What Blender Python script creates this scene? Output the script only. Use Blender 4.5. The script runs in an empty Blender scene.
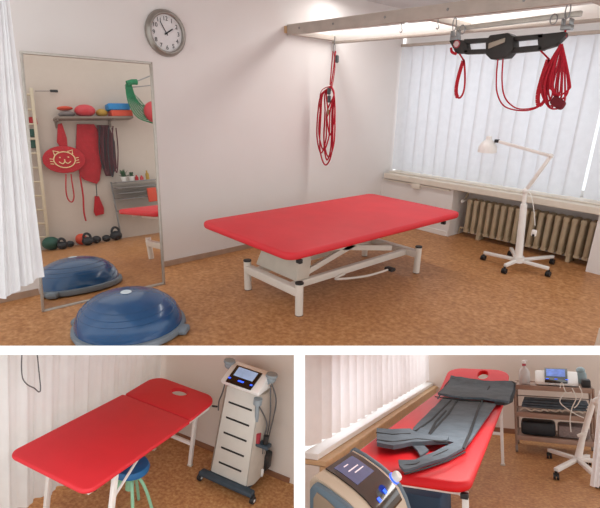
import bpy, bmesh, math, random
from mathutils import Vector, Matrix, noise
random.seed(7)
PI = math.pi
sc = bpy.context.scene
COL = sc.collection
F = 470.0; PX, PY = 320.0, 280.0
# rows: camera right, camera down, camera forward, in each room's own axes
RT = Matrix(((0.6831446, 0.7297324, 0.0283551), (0.2803728, -0.2262255, -0.9328522), (-0.6743178, 0.6452229, -0.3591418)))
RL = Matrix(((0.9140319, 0.3794254, 0.1434644), (0.2206965, -0.1684080, -0.9606934), (-0.3403509, 0.9097665, -0.2376682)))
RR = Matrix(((0.9076607, 0.4196965, -0.0026450), (-0.0360647, 0.0717140, -0.9967730), (-0.4181524, 0.9048271, 0.0802282)))
HT, HL, HR = 1.4863, 2.7435, 1.4452
ROT = {'T': RT, 'L': RL, 'R': RR}; HGT = {'T': HT, 'L': HL, 'R': HR}
def room_matrix(k):
    return Matrix.Translation((0, 0, HT)) @ (RT.transposed() @ ROT[k]).to_4x4() @ Matrix.Translation((0, 0, -HGT[k]))
ROOM = {'T': Matrix.Identity(4), 'L': room_matrix('L'), 'R': room_matrix('R'), 'V': Matrix.Identity(4)}
# the plane of the leaning mirror
tau, yaw = math.radians(5), math.radians(-2.6)
MN = Vector((math.cos(tau) * math.cos(yaw), math.cos(tau) * math.sin(yaw), math.sin(tau)))
MP = Vector((-3.56, 1.1, 0))
def refl(X):
    X = Vector(X); return X - 2 * (X - MP).dot(MN) * MN
def on(k, px, py, ax, v):
    """the point of a room's plane axis=v that is seen at px, py"""
    if k == 'V':
        d = RT.transposed() @ Vector(((px - PX) / F, (py - PY) / F, 1)); o = refl((0, 0, HT))
        d = d - 2 * d.dot(MN) * MN
    else:
        d = ROT[k].transposed() @ Vector(((px - PX) / F, (py - PY) / F, 1)); o = Vector((0, 0, HGT[k]))
    return o + d * ((v - o[ax]) / d[ax])
def on_plane(k, px, py, p0, n):
    d = ROT[k].transposed() @ Vector(((px - PX) / F, (py - PY) / F, 1)); o = Vector((0, 0, HGT[k]))
    return o + d * ((Vector(p0) - o).dot(n) / d.dot(n))

def ztop(k, x, y, py=351.5):
    """height at which a wall of a lower room meets the partition above it"""
    R = ROT[k]; a = R @ Vector((x, y, -HGT[k])); b = R @ Vector((0, 0, 1)); t = (py - PY) / F
    return -(a.y - t * a.z) / (b.y - t * b.z)
# ------------------------------------------------------------ materials
def lin(h):
    h = h.lstrip('#'); c = [int(h[i:i + 2], 16) / 255 for i in (0, 2, 4)]
    return tuple((x / 12.92 if x <= .04045 else ((x + .055) / 1.055) ** 2.4) for x in c) + (1,)
MATS = {}
def mat(name, col, rough=.6, metal=0, var=.04, scale=12, bump=0, bscale=60, emit=0, coat=0, col2=None, spec=.5, trans=0):
    if name in MATS: return MATS[name]
    m = bpy.data.materials.new(name); m.use_nodes = True; nt = m.node_tree; N, L = nt.nodes, nt.links
    b = N['Principled BSDF']; c = lin(col)
    tc = N.new('ShaderNodeTexCoord'); nz = N.new('ShaderNodeTexNoise'); nz.inputs['Scale'].default_value = scale; nz.inputs['Detail'].default_value = 4
    L.new(tc.outputs['Object'], nz.inputs['Vector'])
    rp = N.new('ShaderNodeValToRGB')
    a = tuple(x * (1 - var) for x in c[:3]) + (1,); z = lin(col2) if col2 else tuple(min(1, x * (1 + var)) for x in c[:3]) + (1,)
    rp.color_ramp.elements[0].position = .35; rp.color_ramp.elements[1].position = .65
    rp.color_ramp.elements[0].color = a; rp.color_ramp.elements[1].color = z
    L.new(nz.outputs['Fac'], rp.inputs['Fac']); L.new(rp.outputs['Color'], b.inputs['Base Color'])
    b.inputs['Roughness'].default_value = rough; b.inputs['Metallic'].default_value = metal
    b.inputs['Coat Weight'].default_value = coat; b.inputs['Specular IOR Level'].default_value = spec
    if emit:
        L.new(rp.outputs['Color'], b.inputs['Emission Color']); b.inputs['Emission Strength'].default_value = emit
    if bump:
        n2 = N.new('ShaderNodeTexNoise'); n2.inputs['Scale'].default_value = bscale; n2.inputs['Detail'].default_value = 5
        L.new(tc.outputs['Object'], n2.inputs['Vector'])
        bp = N.new('ShaderNodeBump'); bp.inputs['Strength'].default_value = bump; bp.inputs['Distance'].default_value = .01
        L.new(n2.outputs['Fac'], bp.inputs['Height']); L.new(bp.outputs['Normal'], b.inputs['Normal'])
    if trans:
        t = N.new('ShaderNodeBsdfTranslucent'); t.inputs['Color'].default_value = c
        mx = N.new('ShaderNodeMixShader'); mx.inputs['Fac'].default_value = trans
        L.new(b.outputs['BSDF'], mx.inputs[1]); L.new(t.outputs['BSDF'], mx.inputs[2]); L.new(mx.outputs['Shader'], N['Material Output'].inputs['Surface'])
    MATS[name] = m; return m
def floor_mat(name, c1, c2, c3, sc1=9):
    m = bpy.data.materials.new(name); m.use_nodes = True; nt = m.node_tree; N, L = nt.nodes, nt.links; b = N['Principled BSDF']
    tc = N.new('ShaderNodeTexCoord')
    n1 = N.new('ShaderNodeTexNoise'); n1.inputs['Scale'].default_value = sc1; n1.inputs['Detail'].default_value = 8; n1.inputs['Roughness'].default_value = .75
    n2 = N.new('ShaderNodeTexNoise'); n2.inputs['Scale'].default_value = sc1 * 4; n2.inputs['Detail'].default_value = 3
    for n in (n1, n2): L.new(tc.outputs['Object'], n.inputs['Vector'])
    ad = N.new('ShaderNodeMath'); ad.operation = 'ADD'; ad.inputs[1].default_value = 0
    mu = N.new('ShaderNodeMath'); mu.operation = 'MULTIPLY'; mu.inputs[1].default_value = .5
    L.new(n2.outputs['Fac'], mu.inputs[0]); mv = N.new('ShaderNodeMath'); mv.operation = 'MULTIPLY'; mv.inputs[1].default_value = .5
    L.new(n1.outputs['Fac'], mv.inputs[0]); L.new(mu.outputs[0], ad.inputs[0]); L.new(mv.outputs[0], ad.inputs[1])
    rp = N.new('ShaderNodeValToRGB'); e = rp.color_ramp.elements
    e[0].position = .36; e[0].color = lin(c1); e[1].position = .66; e[1].color = lin(c3); k = e.new(.5); k.color = lin(c2)
    L.new(ad.outputs[0], rp.inputs['Fac']); L.new(rp.outputs['Color'], b.inputs['Base Color'])
    b.inputs['Roughness'].default_value = .42; b.inputs['Specular IOR Level'].default_value = .3
    return m
def pane_mat(name, tint, gl=.06):
    m = bpy.data.materials.new(name); m.use_nodes = True; nt = m.node_tree; N, L = nt.nodes, nt.links
    N.remove(N['Principled BSDF'])
    t = N.new('ShaderNodeBsdfTransparent'); t.inputs['Color'].default_value = tint
    g = N.new('ShaderNodeBsdfGlossy'); g.inputs['Roughness'].default_value = .03
    mx = N.new('ShaderNodeMixShader'); mx.inputs['Fac'].default_value = gl
    L.new(t.outputs[0], mx.inputs[1]); L.new(g.outputs[0], mx.inputs[2]); L.new(mx.outputs[0], N['Material Output'].inputs['Surface'])
    return m
M_wall = mat('wall_paint', '#dfdad7', .85, var=.012, scale=2, bump=.05, bscale=180)
M_walllow = mat('wall_paint_warm', '#dcd2c9', .85, var=.012, scale=2)
M_ceil = mat('ceiling_paint', '#d0cdcc', .9, var=.01)
M_white = mat('white_partition_paint', '#ffffff', .9, var=0, spec=.1)
M_floor = floor_mat('cork_linoleum', '#9b683e', '#b17c4e', '#c69567', 7)
M_floor2 = floor_mat('cork_linoleum_patch', '#9c6a42', '#b58053', '#caa06c', 9)
M_skirt = mat('skirting_board', '#a58a76', .6, var=.08)
M_red = mat('red_vinyl', '#d2242f', .55, var=.03, scale=5, bump=.03, bscale=25)
M_red2 = mat('red_vinyl_bright', '#dc1822', .5, var=.03, scale=5, bump=.03, bscale=25, spec=.35)
M_cream = mat('cream_enamel', '#dcd6cc', .4, var=.02)
M_creamd = mat('cream_housing', '#c9c2b4', .45, var=.03)
M_wenam = mat('white_enamel', '#e9e6e2', .35, var=.01)
M_black = mat('black_plastic', '#1d1d1f', .5, var=.1)
M_alu = mat('brushed_aluminium', '#b9b4ac', .45, metal=.6, var=.06, scale=30)
M_beam = mat('primed_timber_beam', '#b5aaa0', .6, var=.06, scale=9)
M_beamw = mat('lit_face_beam', '#fdfbf6', .4, var=.01)  # near-white colour stands in for light falling on the rear beam face
M_steel = mat('galvanised_steel', '#8e8e8e', .35, metal=.8, var=.1)
M_rope = mat('red_rope', '#b5122a', .8, var=.15, scale=60)
M_strap = mat('red_webbing', '#b80f24', .75, var=.08, scale=40)
M_blue = mat('blue_rubber_dome', '#174a78', .22, var=.08, scale=6, coat=.3)
M_greyb = mat('grey_rubber_base', '#77828c', .6, var=.05)
M_blind = mat('vertical_blind_fabric', '#dfe3e8', .85, var=.03, scale=14, trans=.25)
M_blindw = mat('vertical_blind_fabric_warm', '#efe9e6', .85, var=.03, scale=14, trans=.35)
M_sheer = mat('white_sheer_cloth', '#eeeef0', .9, var=.03, scale=8, trans=.35)
M_sheer2 = mat('pale_grey_sheer_cloth', '#e8e9e8', .9, var=.03, scale=8, trans=.35)
M_sill = mat('cream_window_sill', '#d8cfc2', .5, var=.03)
M_wood = mat('varnished_pine_rail', '#c9a77f', .5, var=.08, scale=20)
M_rad = mat('old_cream_radiator', '#b9a88c', .5, var=.06, scale=8)
M_dark = mat('dark_grey_cloth', '#566069', .85, var=.14, scale=10, bump=.4, bscale=30)
M_trim = mat('black_cloth_binding', '#1c1e22', .8, var=.1)
M_teal = mat('blue_vinyl_seat', '#17629a', .45, var=.06)
M_green = mat('mint_green_paint', '#8fc4a4', .45, var=.04)
M_dev = mat('pale_device_plastic', '#c9c7c0', .45, var=.02)
M_devw = mat('white_device_plastic', '#e8e8e6', .35, var=.01)
M_beige = mat('beige_device_plastic', '#cbb8a2', .45, var=.02)
M_bump = mat('slate_blue_plastic', '#5d6f7c', .5, var=.04)
M_navy = mat('dark_slate_plastic', '#34434f', .5, var=.05)
M_glossb = mat('glossy_black_panel', '#17110f', .12, var=.02, coat=.6)
M_screen = mat('lit_screen', '#8fa6c8', .2, var=.08, scale=20, emit=.35)
M_screen2 = mat('lit_screen_dim', '#55597a', .2, var=.08, scale=20, emit=.3)
M_bled = mat('blue_indicator', '#2a5bff', .3, emit=1.2, var=0)
M_txt = mat('screen_writing', '#e8d8dc', .4, emit=.4, var=0)
M_cable = mat('grey_cable', '#5b5b5d', .6, var=.05)
M_cablew = mat('white_cable', '#e2e0da', .6, var=.02)
M_cart = mat('taupe_steel_cart', '#8f7565', .45, metal=.2, var=.06)
M_cartf = mat('cart_shelf_sheet', '#a08474', .5, var=.06)
M_clear = mat('clear_frosted_plastic', '#dcd8d6', .2, var=.02, trans=.4)
M_clockrim = mat('brushed_clock_rim', '#98928b', .3, metal=.7, var=.08, scale=15)
M_clockface = mat('white_clock_face', '#dbd8d8', .5, var=.01)
M_shelf = mat('grey_wood_shelf', '#85776d', .6, var=.08)
M_yel = mat('yellow_ball_rubber', '#b08a2a', .5)
M_pink = mat('coral_ball_rubber', '#c93a44', .45)
M_orng = mat('orange_foam', '#d0492c', .6)
M_bluf = mat('blue_foam', '#1f7fc0', .6)
M_gry = mat('grey_ball_rubber', '#787070', .6)
M_dred = mat('crimson_cloth', '#b41a26', .8, var=.1, bump=.3)
M_maroon = mat('maroon_cord', '#54242c', .8, var=.2)
M_gnet = mat('green_net_cord', '#1e7a50', .8, var=.15)
M_dgreen = mat('dark_green_rubber', '#1f5145', .6)
M_rubber = mat('black_rubber_weight', '#22252a', .55, var=.2)
M_leaf = mat('plant_leaf', '#2c5a34', .6, var=.3)
M_mirw = mat('shelf_wall_paint', '#c9beb4', .9, var=.01)
M_creamdraw = mat('cat_face_print', '#e8cfa0', .8)
M_glass = pane_mat('mirror_glass', (.76, .73, .70, 1), .015)  # tint darkens the unroofed reflected room, its shade put into the glass colour
M_wpane = pane_mat('window_glass', (.95, .97, 1, 1), .08)

# ------------------------------------------------------------ mesh tools
class MB:
    def __init__(s): s.bm = bmesh.new()
    def poly(s, pts):
        return s.bm.faces.new([s.bm.verts.new(p) for p in pts])
    def box(s, a, b, bev=0):
        x0, y0, z0 = [min(a[i], b[i]) for i in range(3)]; x1, y1, z1 = [max(a[i], b[i]) for i in range(3)]
        return s.obox(((x0 + x1) / 2, (y0 + y1) / 2, (z0 + z1) / 2), (x1 - x0, y1 - y0, z1 - z0), Matrix.Identity(3), bev)
    def obox(s, c, size, R=None, bev=0):
        R = R or Matrix.Identity(3)
        t = bmesh.new(); bmesh.ops.create_cube(t, size=1)
        for v in t.verts: v.co = Vector((v.co.x * size[0], v.co.y * size[1], v.co.z * size[2]))
        if bev: bmesh.ops.bevel(t, geom=t.edges[:], offset=min(bev, .45 * min(size)), segments=2, affect='EDGES', profile=.5)
        for v in t.verts: v.co = R @ v.co + Vector(c)
        s.merge(t); return s
    def merge(s, t):
        me = bpy.data.meshes.new('tmp'); t.to_mesh(me); t.free(); s.bm.from_mesh(me); bpy.data.meshes.remove(me)
    def bar(s, a, b, w, h=None, bev=.003, up=(0, 0, 1)):
        a, b = Vector(a), Vector(b); h = h or w
        y = (b - a).normalized(); u = Vector(up)
        if abs(y.dot(u)) > .98: u = Vector((1, 0, 0))
        x = y.cross(u).normalized(); z = x.cross(y)
        R = Matrix((x, y, z)).transposed()
        return s.obox((a + b) / 2, (w, (b - a).length, h), R, bev)
    def tube(s, pts, r, n=8, cap=True, flat=None):
        pts = [Vector(p) for p in pts]; rs = r if isinstance(r, (list, tuple)) else [r] * len(pts)
        rings = []; ref = None
        for i, p in enumerate(pts):
            d = (pts[min(i + 1, len(pts) - 1)] - pts[max(i - 1, 0)])
            if d.length < 1e-9: d = Vector((0, 0, 1))
            d.normalize()
            if ref is None:
                ref = Vector((0, 0, 1)) if abs(d.z) < .9 else Vector((1, 0, 0))
            x = d.cross(ref)
            if x.length < 1e-5: x = d.orthogonal()
            x.normalize(); y = x.cross(d).normalized(); ref = y
            fx, fy = (1, 1) if flat is None else flat
            rings.append([s.bm.verts.new(p + x * math.cos(2 * PI * k / n) * rs[i] * fx + y * math.sin(2 * PI * k / n) * rs[i] * fy) for k in range(n)])
        for i in range(len(rings) - 1):
            for k in range(n):
                s.bm.faces.new((rings[i][k], rings[i][(k + 1) % n], rings[i + 1][(k + 1) % n], rings[i + 1][k]))
        if cap:
            s.bm.faces.new(rings[0][::-1]); s.bm.faces.new(rings[-1])
        return s
    def lathe(s, prof, c=(0, 0, 0), axis=(0, 0, 1), n=32, sx=1, sy=1):
        """prof: (radius, height) pairs"""
        ax = Vector(axis).normalized(); x = ax.orthogonal().normalized() if abs(ax.z) < .999 else Vector((1, 0, 0)); y = ax.cross(x); c = Vector(c)
        rings = []
        for r, h in prof:
            if r < 1e-6: rings.append([s.bm.verts.new(c + ax * h)])
            else: rings.append([s.bm.verts.new(c + ax * h + x * math.cos(2 * PI * k / n) * r * sx + y * math.sin(2 * PI * k / n) * r * sy) for k in range(n)])
        for a, b in zip(rings[:-1], rings[1:]):
            for k in range(n):
                k2 = (k + 1) % n
                if len(a) == 1 and len(b) == 1: continue
                if len(a) == 1: s.bm.faces.new((a[0], b[k2], b[k]))
                elif len(b) == 1: s.bm.faces.new((a[k], a[k2], b[0]))
                else: s.bm.faces.new((a[k], a[k2], b[k2], b[k]))
        for r, flip in ((rings[0], True), (rings[-1], False)):
            if len(r) > 1: s.bm.faces.new(r[::-1] if flip else r)
        return s
    def ball(s, c, r, sz=1, n=20):
        prof = [(0, -r * sz)] + [(r * math.cos(a), r * sz * math.sin(a)) for a in [(-PI / 2) + PI * i / 12 for i in range(1, 12)]] + [(0, r * sz)]
        return s.lathe(prof, c, n=n)
    def prism(s, pts, off, bev=0):
        """polygon pts (3D) swept along the vector off"""
        t = bmesh.new(); off = Vector(off)
        a = [t.verts.new(p) for p in pts]; b = [t.verts.new(Vector(p) + off) for p in pts]
        t.faces.new(a[::-1]); t.faces.new(b)
        for i in range(len(a)):
            j = (i + 1) % len(a); t.faces.new((a[i], a[j], b[j], b[i]))
        bmesh.ops.recalc_face_normals(t, faces=t.faces[:])
        if bev: bmesh.ops.bevel(t, geom=t.edges[:], offset=bev, segments=2, affect='EDGES', profile=.5)
        s.merge(t); return s
    def pad(s, x0, x1, y0, y1, z0, z1, rc, re, seg=8, hole=None):
        """cushion: plan with corner radius rc, edges rolled by re"""
        rc1, rc0 = rc if isinstance(rc, tuple) else (rc, rc)
        def ring(d, z):
            o = []; r1, r0 = max(rc1 - d, .004), max(rc0 - d, .004)
            for cx, cy, a0, r in ((x1 - d - r1, y1 - d - r1, 0, r1), (x0 + d + r1, y1 - d - r1, PI / 2, r1), (x0 + d + r0, y0 + d + r0, PI, r0), (x1 - d - r0, y0 + d + r0, 1.5 * PI, r0)):
                for i in range(seg + 1):
                    a = a0 + PI / 2 * i / seg; o.append(Vector((cx + r * math.cos(a), cy + r * math.sin(a), z)))
            f = []
            for k in range(len(o)):
                f.append(o[k])
                if k % (seg + 1) == seg:
                    q = o[(k + 1) % len(o)]
                    for j in range(1, 8): f.append(o[k].lerp(q, j / 8))
            return [s.bm.verts.new(p) for p in f]
        rings = []
        for i in range(5): a = PI / 2 * i / 4; rings.append(ring(re * (1 - math.sin(a)), z0 + re * (1 - math.cos(a))))
        for i in range(6): a = PI / 2 * i / 5; rings.append(ring(re * (1 - math.cos(a)), z1 - re * (1 - math.sin(a))))
        n = len(rings[0])
        for a, b in zip(rings[:-1], rings[1:]):
            for k in range(n): s.bm.faces.new((a[k], a[(k + 1) % n], b[(k + 1) % n], b[k]))
        if hole is None:
            s.bm.faces.new(rings[0][::-1]); s.bm.faces.new(rings[-1]); return s
        hx, hy, rx, ry = hole; inn = []
        for rg in (rings[0], rings[-1]):
            o = []
            for v in rg:
                a = math.atan2((v.co.y - hy) / ry, (v.co.x - hx) / rx); o.append(s.bm.verts.new((hx + rx * math.cos(a), hy + ry * math.sin(a), v.co.z)))
            inn.append(o)
        for k in range(n):
            j = (k + 1) % n
            s.bm.faces.new((rings[0][j], rings[0][k], inn[0][k], inn[0][j])); s.bm.faces.new((rings[-1][k], rings[-1][j], inn[1][j], inn[1][k])); s.bm.faces.new((inn[0][k], inn[1][k], inn[1][j], inn[0][j]))
        return s
    def xf(s, Mx):
        for v in s.bm.verts: v.co = Mx @ v.co
        return s

def link(name, mb, m, room, loc=None, parent=None, smooth=True, plain=False):
    """link a builder's shape, given in room axes, as one mesh object"""
    bm = mb.bm; bmesh.ops.remove_doubles(bm, verts=bm.verts[:], dist=1e-6)
    if room == 'V':
        for v in bm.verts: v.co = refl(v.co)
    if not plain: bmesh.ops.recalc_face_normals(bm, faces=bm.faces[:])
    if loc is None:
        if parent is not None: loc = parent['_o']
        else:
            xs = [v.co for v in bm.verts]
            loc = ((min(v.x for v in xs) + max(v.x for v in xs)) / 2, (min(v.y for v in xs) + max(v.y for v in xs)) / 2, min(v.z for v in xs))
    loc = Vector(loc)
    for v in bm.verts: v.co -= loc
    me = bpy.data.meshes.new(name); bm.to_mesh(me); bm.free(); me.materials.append(m)
    if smooth:
        for p in me.polygons: p.use_smooth = True
        try: me.set_sharp_from_angle(angle=math.radians(38))
        except Exception: pass
    o = bpy.data.objects.new(name, me); COL.objects.link(o)
    if parent is None: o.matrix_world = ROOM[room] @ Matrix.Translation(loc)
    else: o.parent = parent
    ORG[o.name] = loc
    return o
ORG = {}
class Thing:
    def __init__(s, name, label, cat, room, loc, group=None):
        loc = Vector(loc)
        if room == 'V': loc = refl(loc)
        o = bpy.data.objects.new(name, None); COL.objects.link(o); o.empty_display_size = .1
        o.matrix_world = ROOM[room] @ Matrix.Translation(loc)
        o['label'] = label; o['category'] = cat
        if group: o['group'] = group
        s.o, s.room, s.loc = o, room, loc
    def part(s, name, mb, m, under=None, label=None, smooth=True):
        o = link(name, mb, m, s.room, s.loc, under or s.o, smooth)
        if label: o['label'] = label
        return o
def solo(name, mb, m, room, label, cat, group=None, smooth=True, kind=None):
    o = link(name, mb, m, room, smooth=smooth); o['label'] = label; o['category'] = cat
    if group: o['group'] = group
    if kind: o['kind'] = kind
    return o
def struct(name, mb, m, room, smooth=False):
    o = link(name, mb, m, room, smooth=smooth); o['kind'] = 'structure'; return o
def text_mesh(s, size, center, right, up, depth=.0008):
    """flat lettering as a mesh builder, centred at a point"""
    cu = bpy.data.curves.new('t', 'FONT'); cu.body = s; cu.size = size; cu.align_x = 'CENTER'; cu.align_y = 'CENTER'; cu.extrude = depth; cu.resolution_u = 3
    o = bpy.data.objects.new('t', cu); COL.objects.link(o); bpy.context.view_layer.update()
    me = bpy.data.meshes.new_from_object(o.evaluated_get(bpy.context.evaluated_depsgraph_get())); bpy.data.objects.remove(o)
    r, u = Vector(right).normalized(), Vector(up).normalized(); n = r.cross(u)
    mb = MB(); mb.bm.from_mesh(me); c = Vector(center)
    for v in mb.bm.verts: v.co = c + r * v.co.x + u * v.co.y + n * v.co.z
    return mb
def spline(pts, n=8):
    pts = [Vector(p) for p in pts]; o = []
    for i in range(len(pts) - 1):
        p0, p1, p2, p3 = pts[max(i - 1, 0)], pts[i], pts[i + 1], pts[min(i + 2, len(pts) - 1)]
        for k in range(n):
            t = k / n
            o.append(.5 * ((2 * p1) + (p2 - p0) * t + (2 * p0 - 5 * p1 + 4 * p2 - p3) * t * t + (3 * p1 - p0 - 3 * p2 + p3) * t ** 3))
    o.append(pts[-1]); return o
def cloth(top, bot, amp, waves, nu=120, nv=24, nrm=(1, 0, 0), seed=0):
    """hanging cloth between a top polyline and a bottom polyline, folded along nrm"""
    mb = MB(); nrm = Vector(nrm)
    def lerp(pl, u):
        x = u * (len(pl) - 1); i = min(int(x), len(pl) - 2); return Vector(pl[i]).lerp(Vector(pl[i + 1]), x - i)
    g = []
    for j in range(nv + 1):
        v = j / nv; row = []
        for i in range(nu + 1):
            u = i / nu; p = lerp(top, u).lerp(lerp(bot, u), v)
            a = math.sin(u * waves * 2 * PI + seed + .9 * math.sin(3 * u * 2 * PI + seed)) * amp * (.55 + .45 * v) + .3 * amp * math.sin(u * waves * 4.7 * PI + seed * 3 + v)
            row.append(mb.bm.verts.new(p + nrm * a))
        g.append(row)
    for j in range(nv):
        for i in range(nu): mb.bm.faces.new((g[j][i], g[j][i + 1], g[j + 1][i + 1], g[j + 1][i]))
    t = [f for f in mb.bm.faces]
    bmesh.ops.solidify(mb.bm, geom=t, thickness=.002)
    return mb
def caster(t, p, r=.03, name='caster', m=None):
    """twin-wheel swivel castor with its stem"""
    p = Vector(p); c = MB()
    c.lathe([(r, 0), (r, .016)], p + Vector((-.02, 0, r)), (1, 0, 0), 20); c.lathe([(r, 0), (r, .016)], p + Vector((.006, 0, r)), (1, 0, 0), 20)
    c.tube([p + Vector((-.01, 0, r)), p + Vector((.012, 0, r))], r * .35)
    c.bar(p + Vector((0, 0, r)), p + Vector((0, .0, 2 * r + .012)), .018, .026)
    return t.part(name, c, m or M_black)

# ------------------------------------------------------------ camera
cd = bpy.data.cameras.new('camera'); cam = bpy.data.objects.new('camera', cd); COL.objects.link(cam)
cd.sensor_width = 36; cd.lens = F / 600 * 36; cd.shift_x = -20 / 600; cd.shift_y = 26 / 600; cd.clip_start = .02; cd.clip_end = 100
Rc = Matrix((RT[0], -RT[1], -RT[2])).transposed().to_4x4()
cam.matrix_world = Matrix.Translation((0, 0, HT)) @ Rc
sc.camera = cam
def camray(px, py, z):      # a point at depth z, used for the partitions that divide the three treatment rooms
    return Vector((0, 0, HT)) + RT.transposed() @ Vector(((px - PX) / F * z, (py - PY) / F * z, z))

# ------------------------------------------------------------ partitions between the rooms
def slab(name, a, b, thick, z0, z1):
    # a board whose plane starts near the open front and runs back between two rooms
    p = [camray(*a, z0), camray(*b, z0), camray(*b, z1), camray(*a, z1)]
    n = (p[1] - p[0]).cross(p[3] - p[0]).normalized() * thick
    mb = MB(); mb.prism([q - n / 2 for q in p], n); struct(name, mb, M_white, 'T')
slab('wall_divider_upper', (-60, 350.3), (660, 350.3), 9.0 / F * .9, .9, 2.8)
slab('wall_divider_lower', (299.5, 351), (299.5, 560), 11.0 / F * .9, .9, 6.5)

# ============================================================ ROOM ONE (upper)
WX = -3.95; WY = 5.05; CZ = 2.5
fb = [on('T', q, 349.5, 2, 0) for q in (-400, 660)]                # front edge of the floor, over the partition
# mirror corners
mc = [on_plane('T', *q, MP, MN) for q in ((43.5, 311.5), (164.5, 283.5), (151.5, 63), (21.5, 52))]
hole = [on_plane('T', *q, (WX, 0, 0), Vector((1, 0, 0))) for q in ((43.8, 311.8), (163.8, 283.8), (150.8, 63.8), (22.2, 52.8))]
hy0 = on('T', 43.8, 311, 2, 0); hy1 = on('T', 163.8, 283.8, 2, 0)
hb0 = Vector((WX, hy0.y * WX / hy0.x, 0)); hb1 = Vector((WX, hy1.y * WX / hy1.x, 0))
fl = MB()
a, b = Vector((fb[0].x, fb[0].y, 0)), Vector((fb[1].x, fb[1].y, 0))
def fpt(x, t=None):   # point of the front edge with this x
    t = (x - a.x) / (b.x - a.x); return a.lerp(b, t)
yy0, yy1 = hy0.y, hy1.y
fl.poly([(WX, -1.2, 0), (a.x, a.y - .0, 0), (hy0.x, hy0.y, 0), (WX, hb0.y, 0)][::1] if a.x > WX else [(WX, fpt(WX).y, 0), fpt(hy0.x), (hy0.x, hy0.y, 0), (WX, hb0.y, 0)])
fl.poly([fpt(hy0.x), b, (b.x, WY, 0), (hy1.x, WY, 0), (hy1.x, hy1.y, 0), (hy0.x, hy0.y, 0)])
fl.poly([(hy1.x, hy1.y, 0), (hy1.x, WY, 0), (WX, WY, 0), (WX, hb1.y, 0)])
fl.poly([(-2.9, WY, 0), (b.x, WY, 0), (b.x, 5.25, 0), (-2.9, 5.25, 0)])
fo = struct('floor', fl, M_floor, 'T')
# clock wall with the opening behind the mirror
w = MB(); H = [Vector(p) for p in hole]; H[0].z = 0; H[0].y = hb0.y; H[1].z = 0; H[1].y = hb1.y
w.poly([(WX, -1.2, 0), H[0], H[3], (WX, -1.2, CZ)]); w.poly([H[3], H[2], (WX, WY, CZ), (WX, -1.2, CZ)]); w.poly([H[1], (WX, WY, 0), (WX, WY, CZ), H[2]])
struct('wall_left', w, M_wall, 'T')
c = MB(); c.box((WX, .6, CZ), (.4, 5.3, CZ + .05)); struct('ceiling', c, M_ceil, 'T')
sk = MB(); sk.box((WX + .001, hb1.y + .01, 0.001), (WX + .016, WY - .22, .05)); struct('baseboard_left', sk, M_skirt, 'T')
sk = MB(); sk.box((WX + .001, -.6, 0.001), (WX + .016, hb0.y - .01, .05)); struct('baseboard_left', sk, M_skirt, 'T')
# window wall: apron with radiator recess, window opening above
PYF = 4.84
ww = MB()
ww.box((WX, PYF, 0), (-2.88, WY + .2, .56)); ww.box((-1.34, PYF, 0), (.3, WY + .2, .56)); ww.box((-2.88, 5.2, 0), (-1.34, WY + .2, .56)); ww.box((WX, WY + .06, 2.14), (.3, WY + .2, CZ))
ww.box((WX, WY + .06, .56), (WX + .05, WY + .2, 2.14))
struct('wall_window', ww, M_wall, 'T')
s_ = MB(); s_.box((WX + .06, 4.80, .562), (.3, WY + .24, .628), .006); s_.box((WX + .06, 4.90, .63), (.3, WY + .24, .645), .003); struct('trim_1', s_, M_sill, 'T')
s_ = MB(); s_.box((WX + .3, PYF - .014, 0.002), (-2.9, PYF - .001, .06)); struct('baseboard_window', s_, M_wenam, 'T')
wf = MB()
for x in (-3.88, -2.6, -1.55, -.3): wf.box((x, WY + .1, .64), (x + .07, WY + .16, 2.14), .004)
wf.box((-3.88, WY + .1, .645), (.2, WY + .16, .71), .004); wf.box((-3.88, WY + .1, 2.07), (.2, WY + .16, 2.14), .004)
wn = struct('window_1', wf, M_wenam, 'T')
g = MB(); g.box((-3.86, WY + .12, .66), (.2, WY + .126, 2.12)); p = link('pane', g, M_wpane, 'T', loc=ORG['window_1'], parent=wn)
# blind
def blind(room, name, label, x0, x1, y, z0, z1, dx, m, axis='x', mrail=M_beam, ang=.28):
    t = Thing(name, label, 'blind', room, ((x0 + x1) / 2, y, z0) if axis == 'x' else (y, (x0 + x1) / 2, z0))
    s = MB(); n = int((x1 - x0) / dx)
    for i in range(n):
        x = x0 + dx * (i + .5); a = ang + random.uniform(-.05, .05); hw = dx * .56
        R = Matrix.Rotation(a, 3, 'Z'); pts = []
        for k in range(5):
            u = -1 + k / 2; bow = .012 * (1 - u * u); q = R @ Vector((u * hw, bow, 0)); pts.append(q)
        c = Vector((x, y, 0)) if axis == 'x' else Vector((y, x, 0))
        if axis != 'x': pts = [Vector((q.y, q.x, 0)) for q in pts]
        lo = [s.bm.verts.new(c + q + Vector((0, 0, z0 + random.uniform(0, .008)))) for q in pts]; hi = [s.bm.verts.new(c + q + Vector((0, 0, z1(x) if callable(z1) else z1))) for q in pts]
        for k in range(4): s.bm.faces.new((lo[k], lo[k + 1], hi[k + 1], hi[k]))
    t.part('slats', s, m)
    w = MB()
    if axis == 'x':
        w.box((x0 - .02, y - .02, z1), (x1 + .02, y + .025, z1 + .03), .003)
    if not callable(z1): t.part('head_rail', w, mrail)
    return t
bl = blind('T', 'vertical_blind', 'wide white vertical blind over the window behind the lamp', WX + .03, -1.605, 5.02, .65, 2.10, .1543, M_blind, ang=.12)
bl2 = blind('T', 'vertical_blind', 'narrow end of white vertical blind at the right edge of the upper room', -1.555, -.9, 5.02, .65, 2.10, .15, M_blind, ang=.12)
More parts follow.
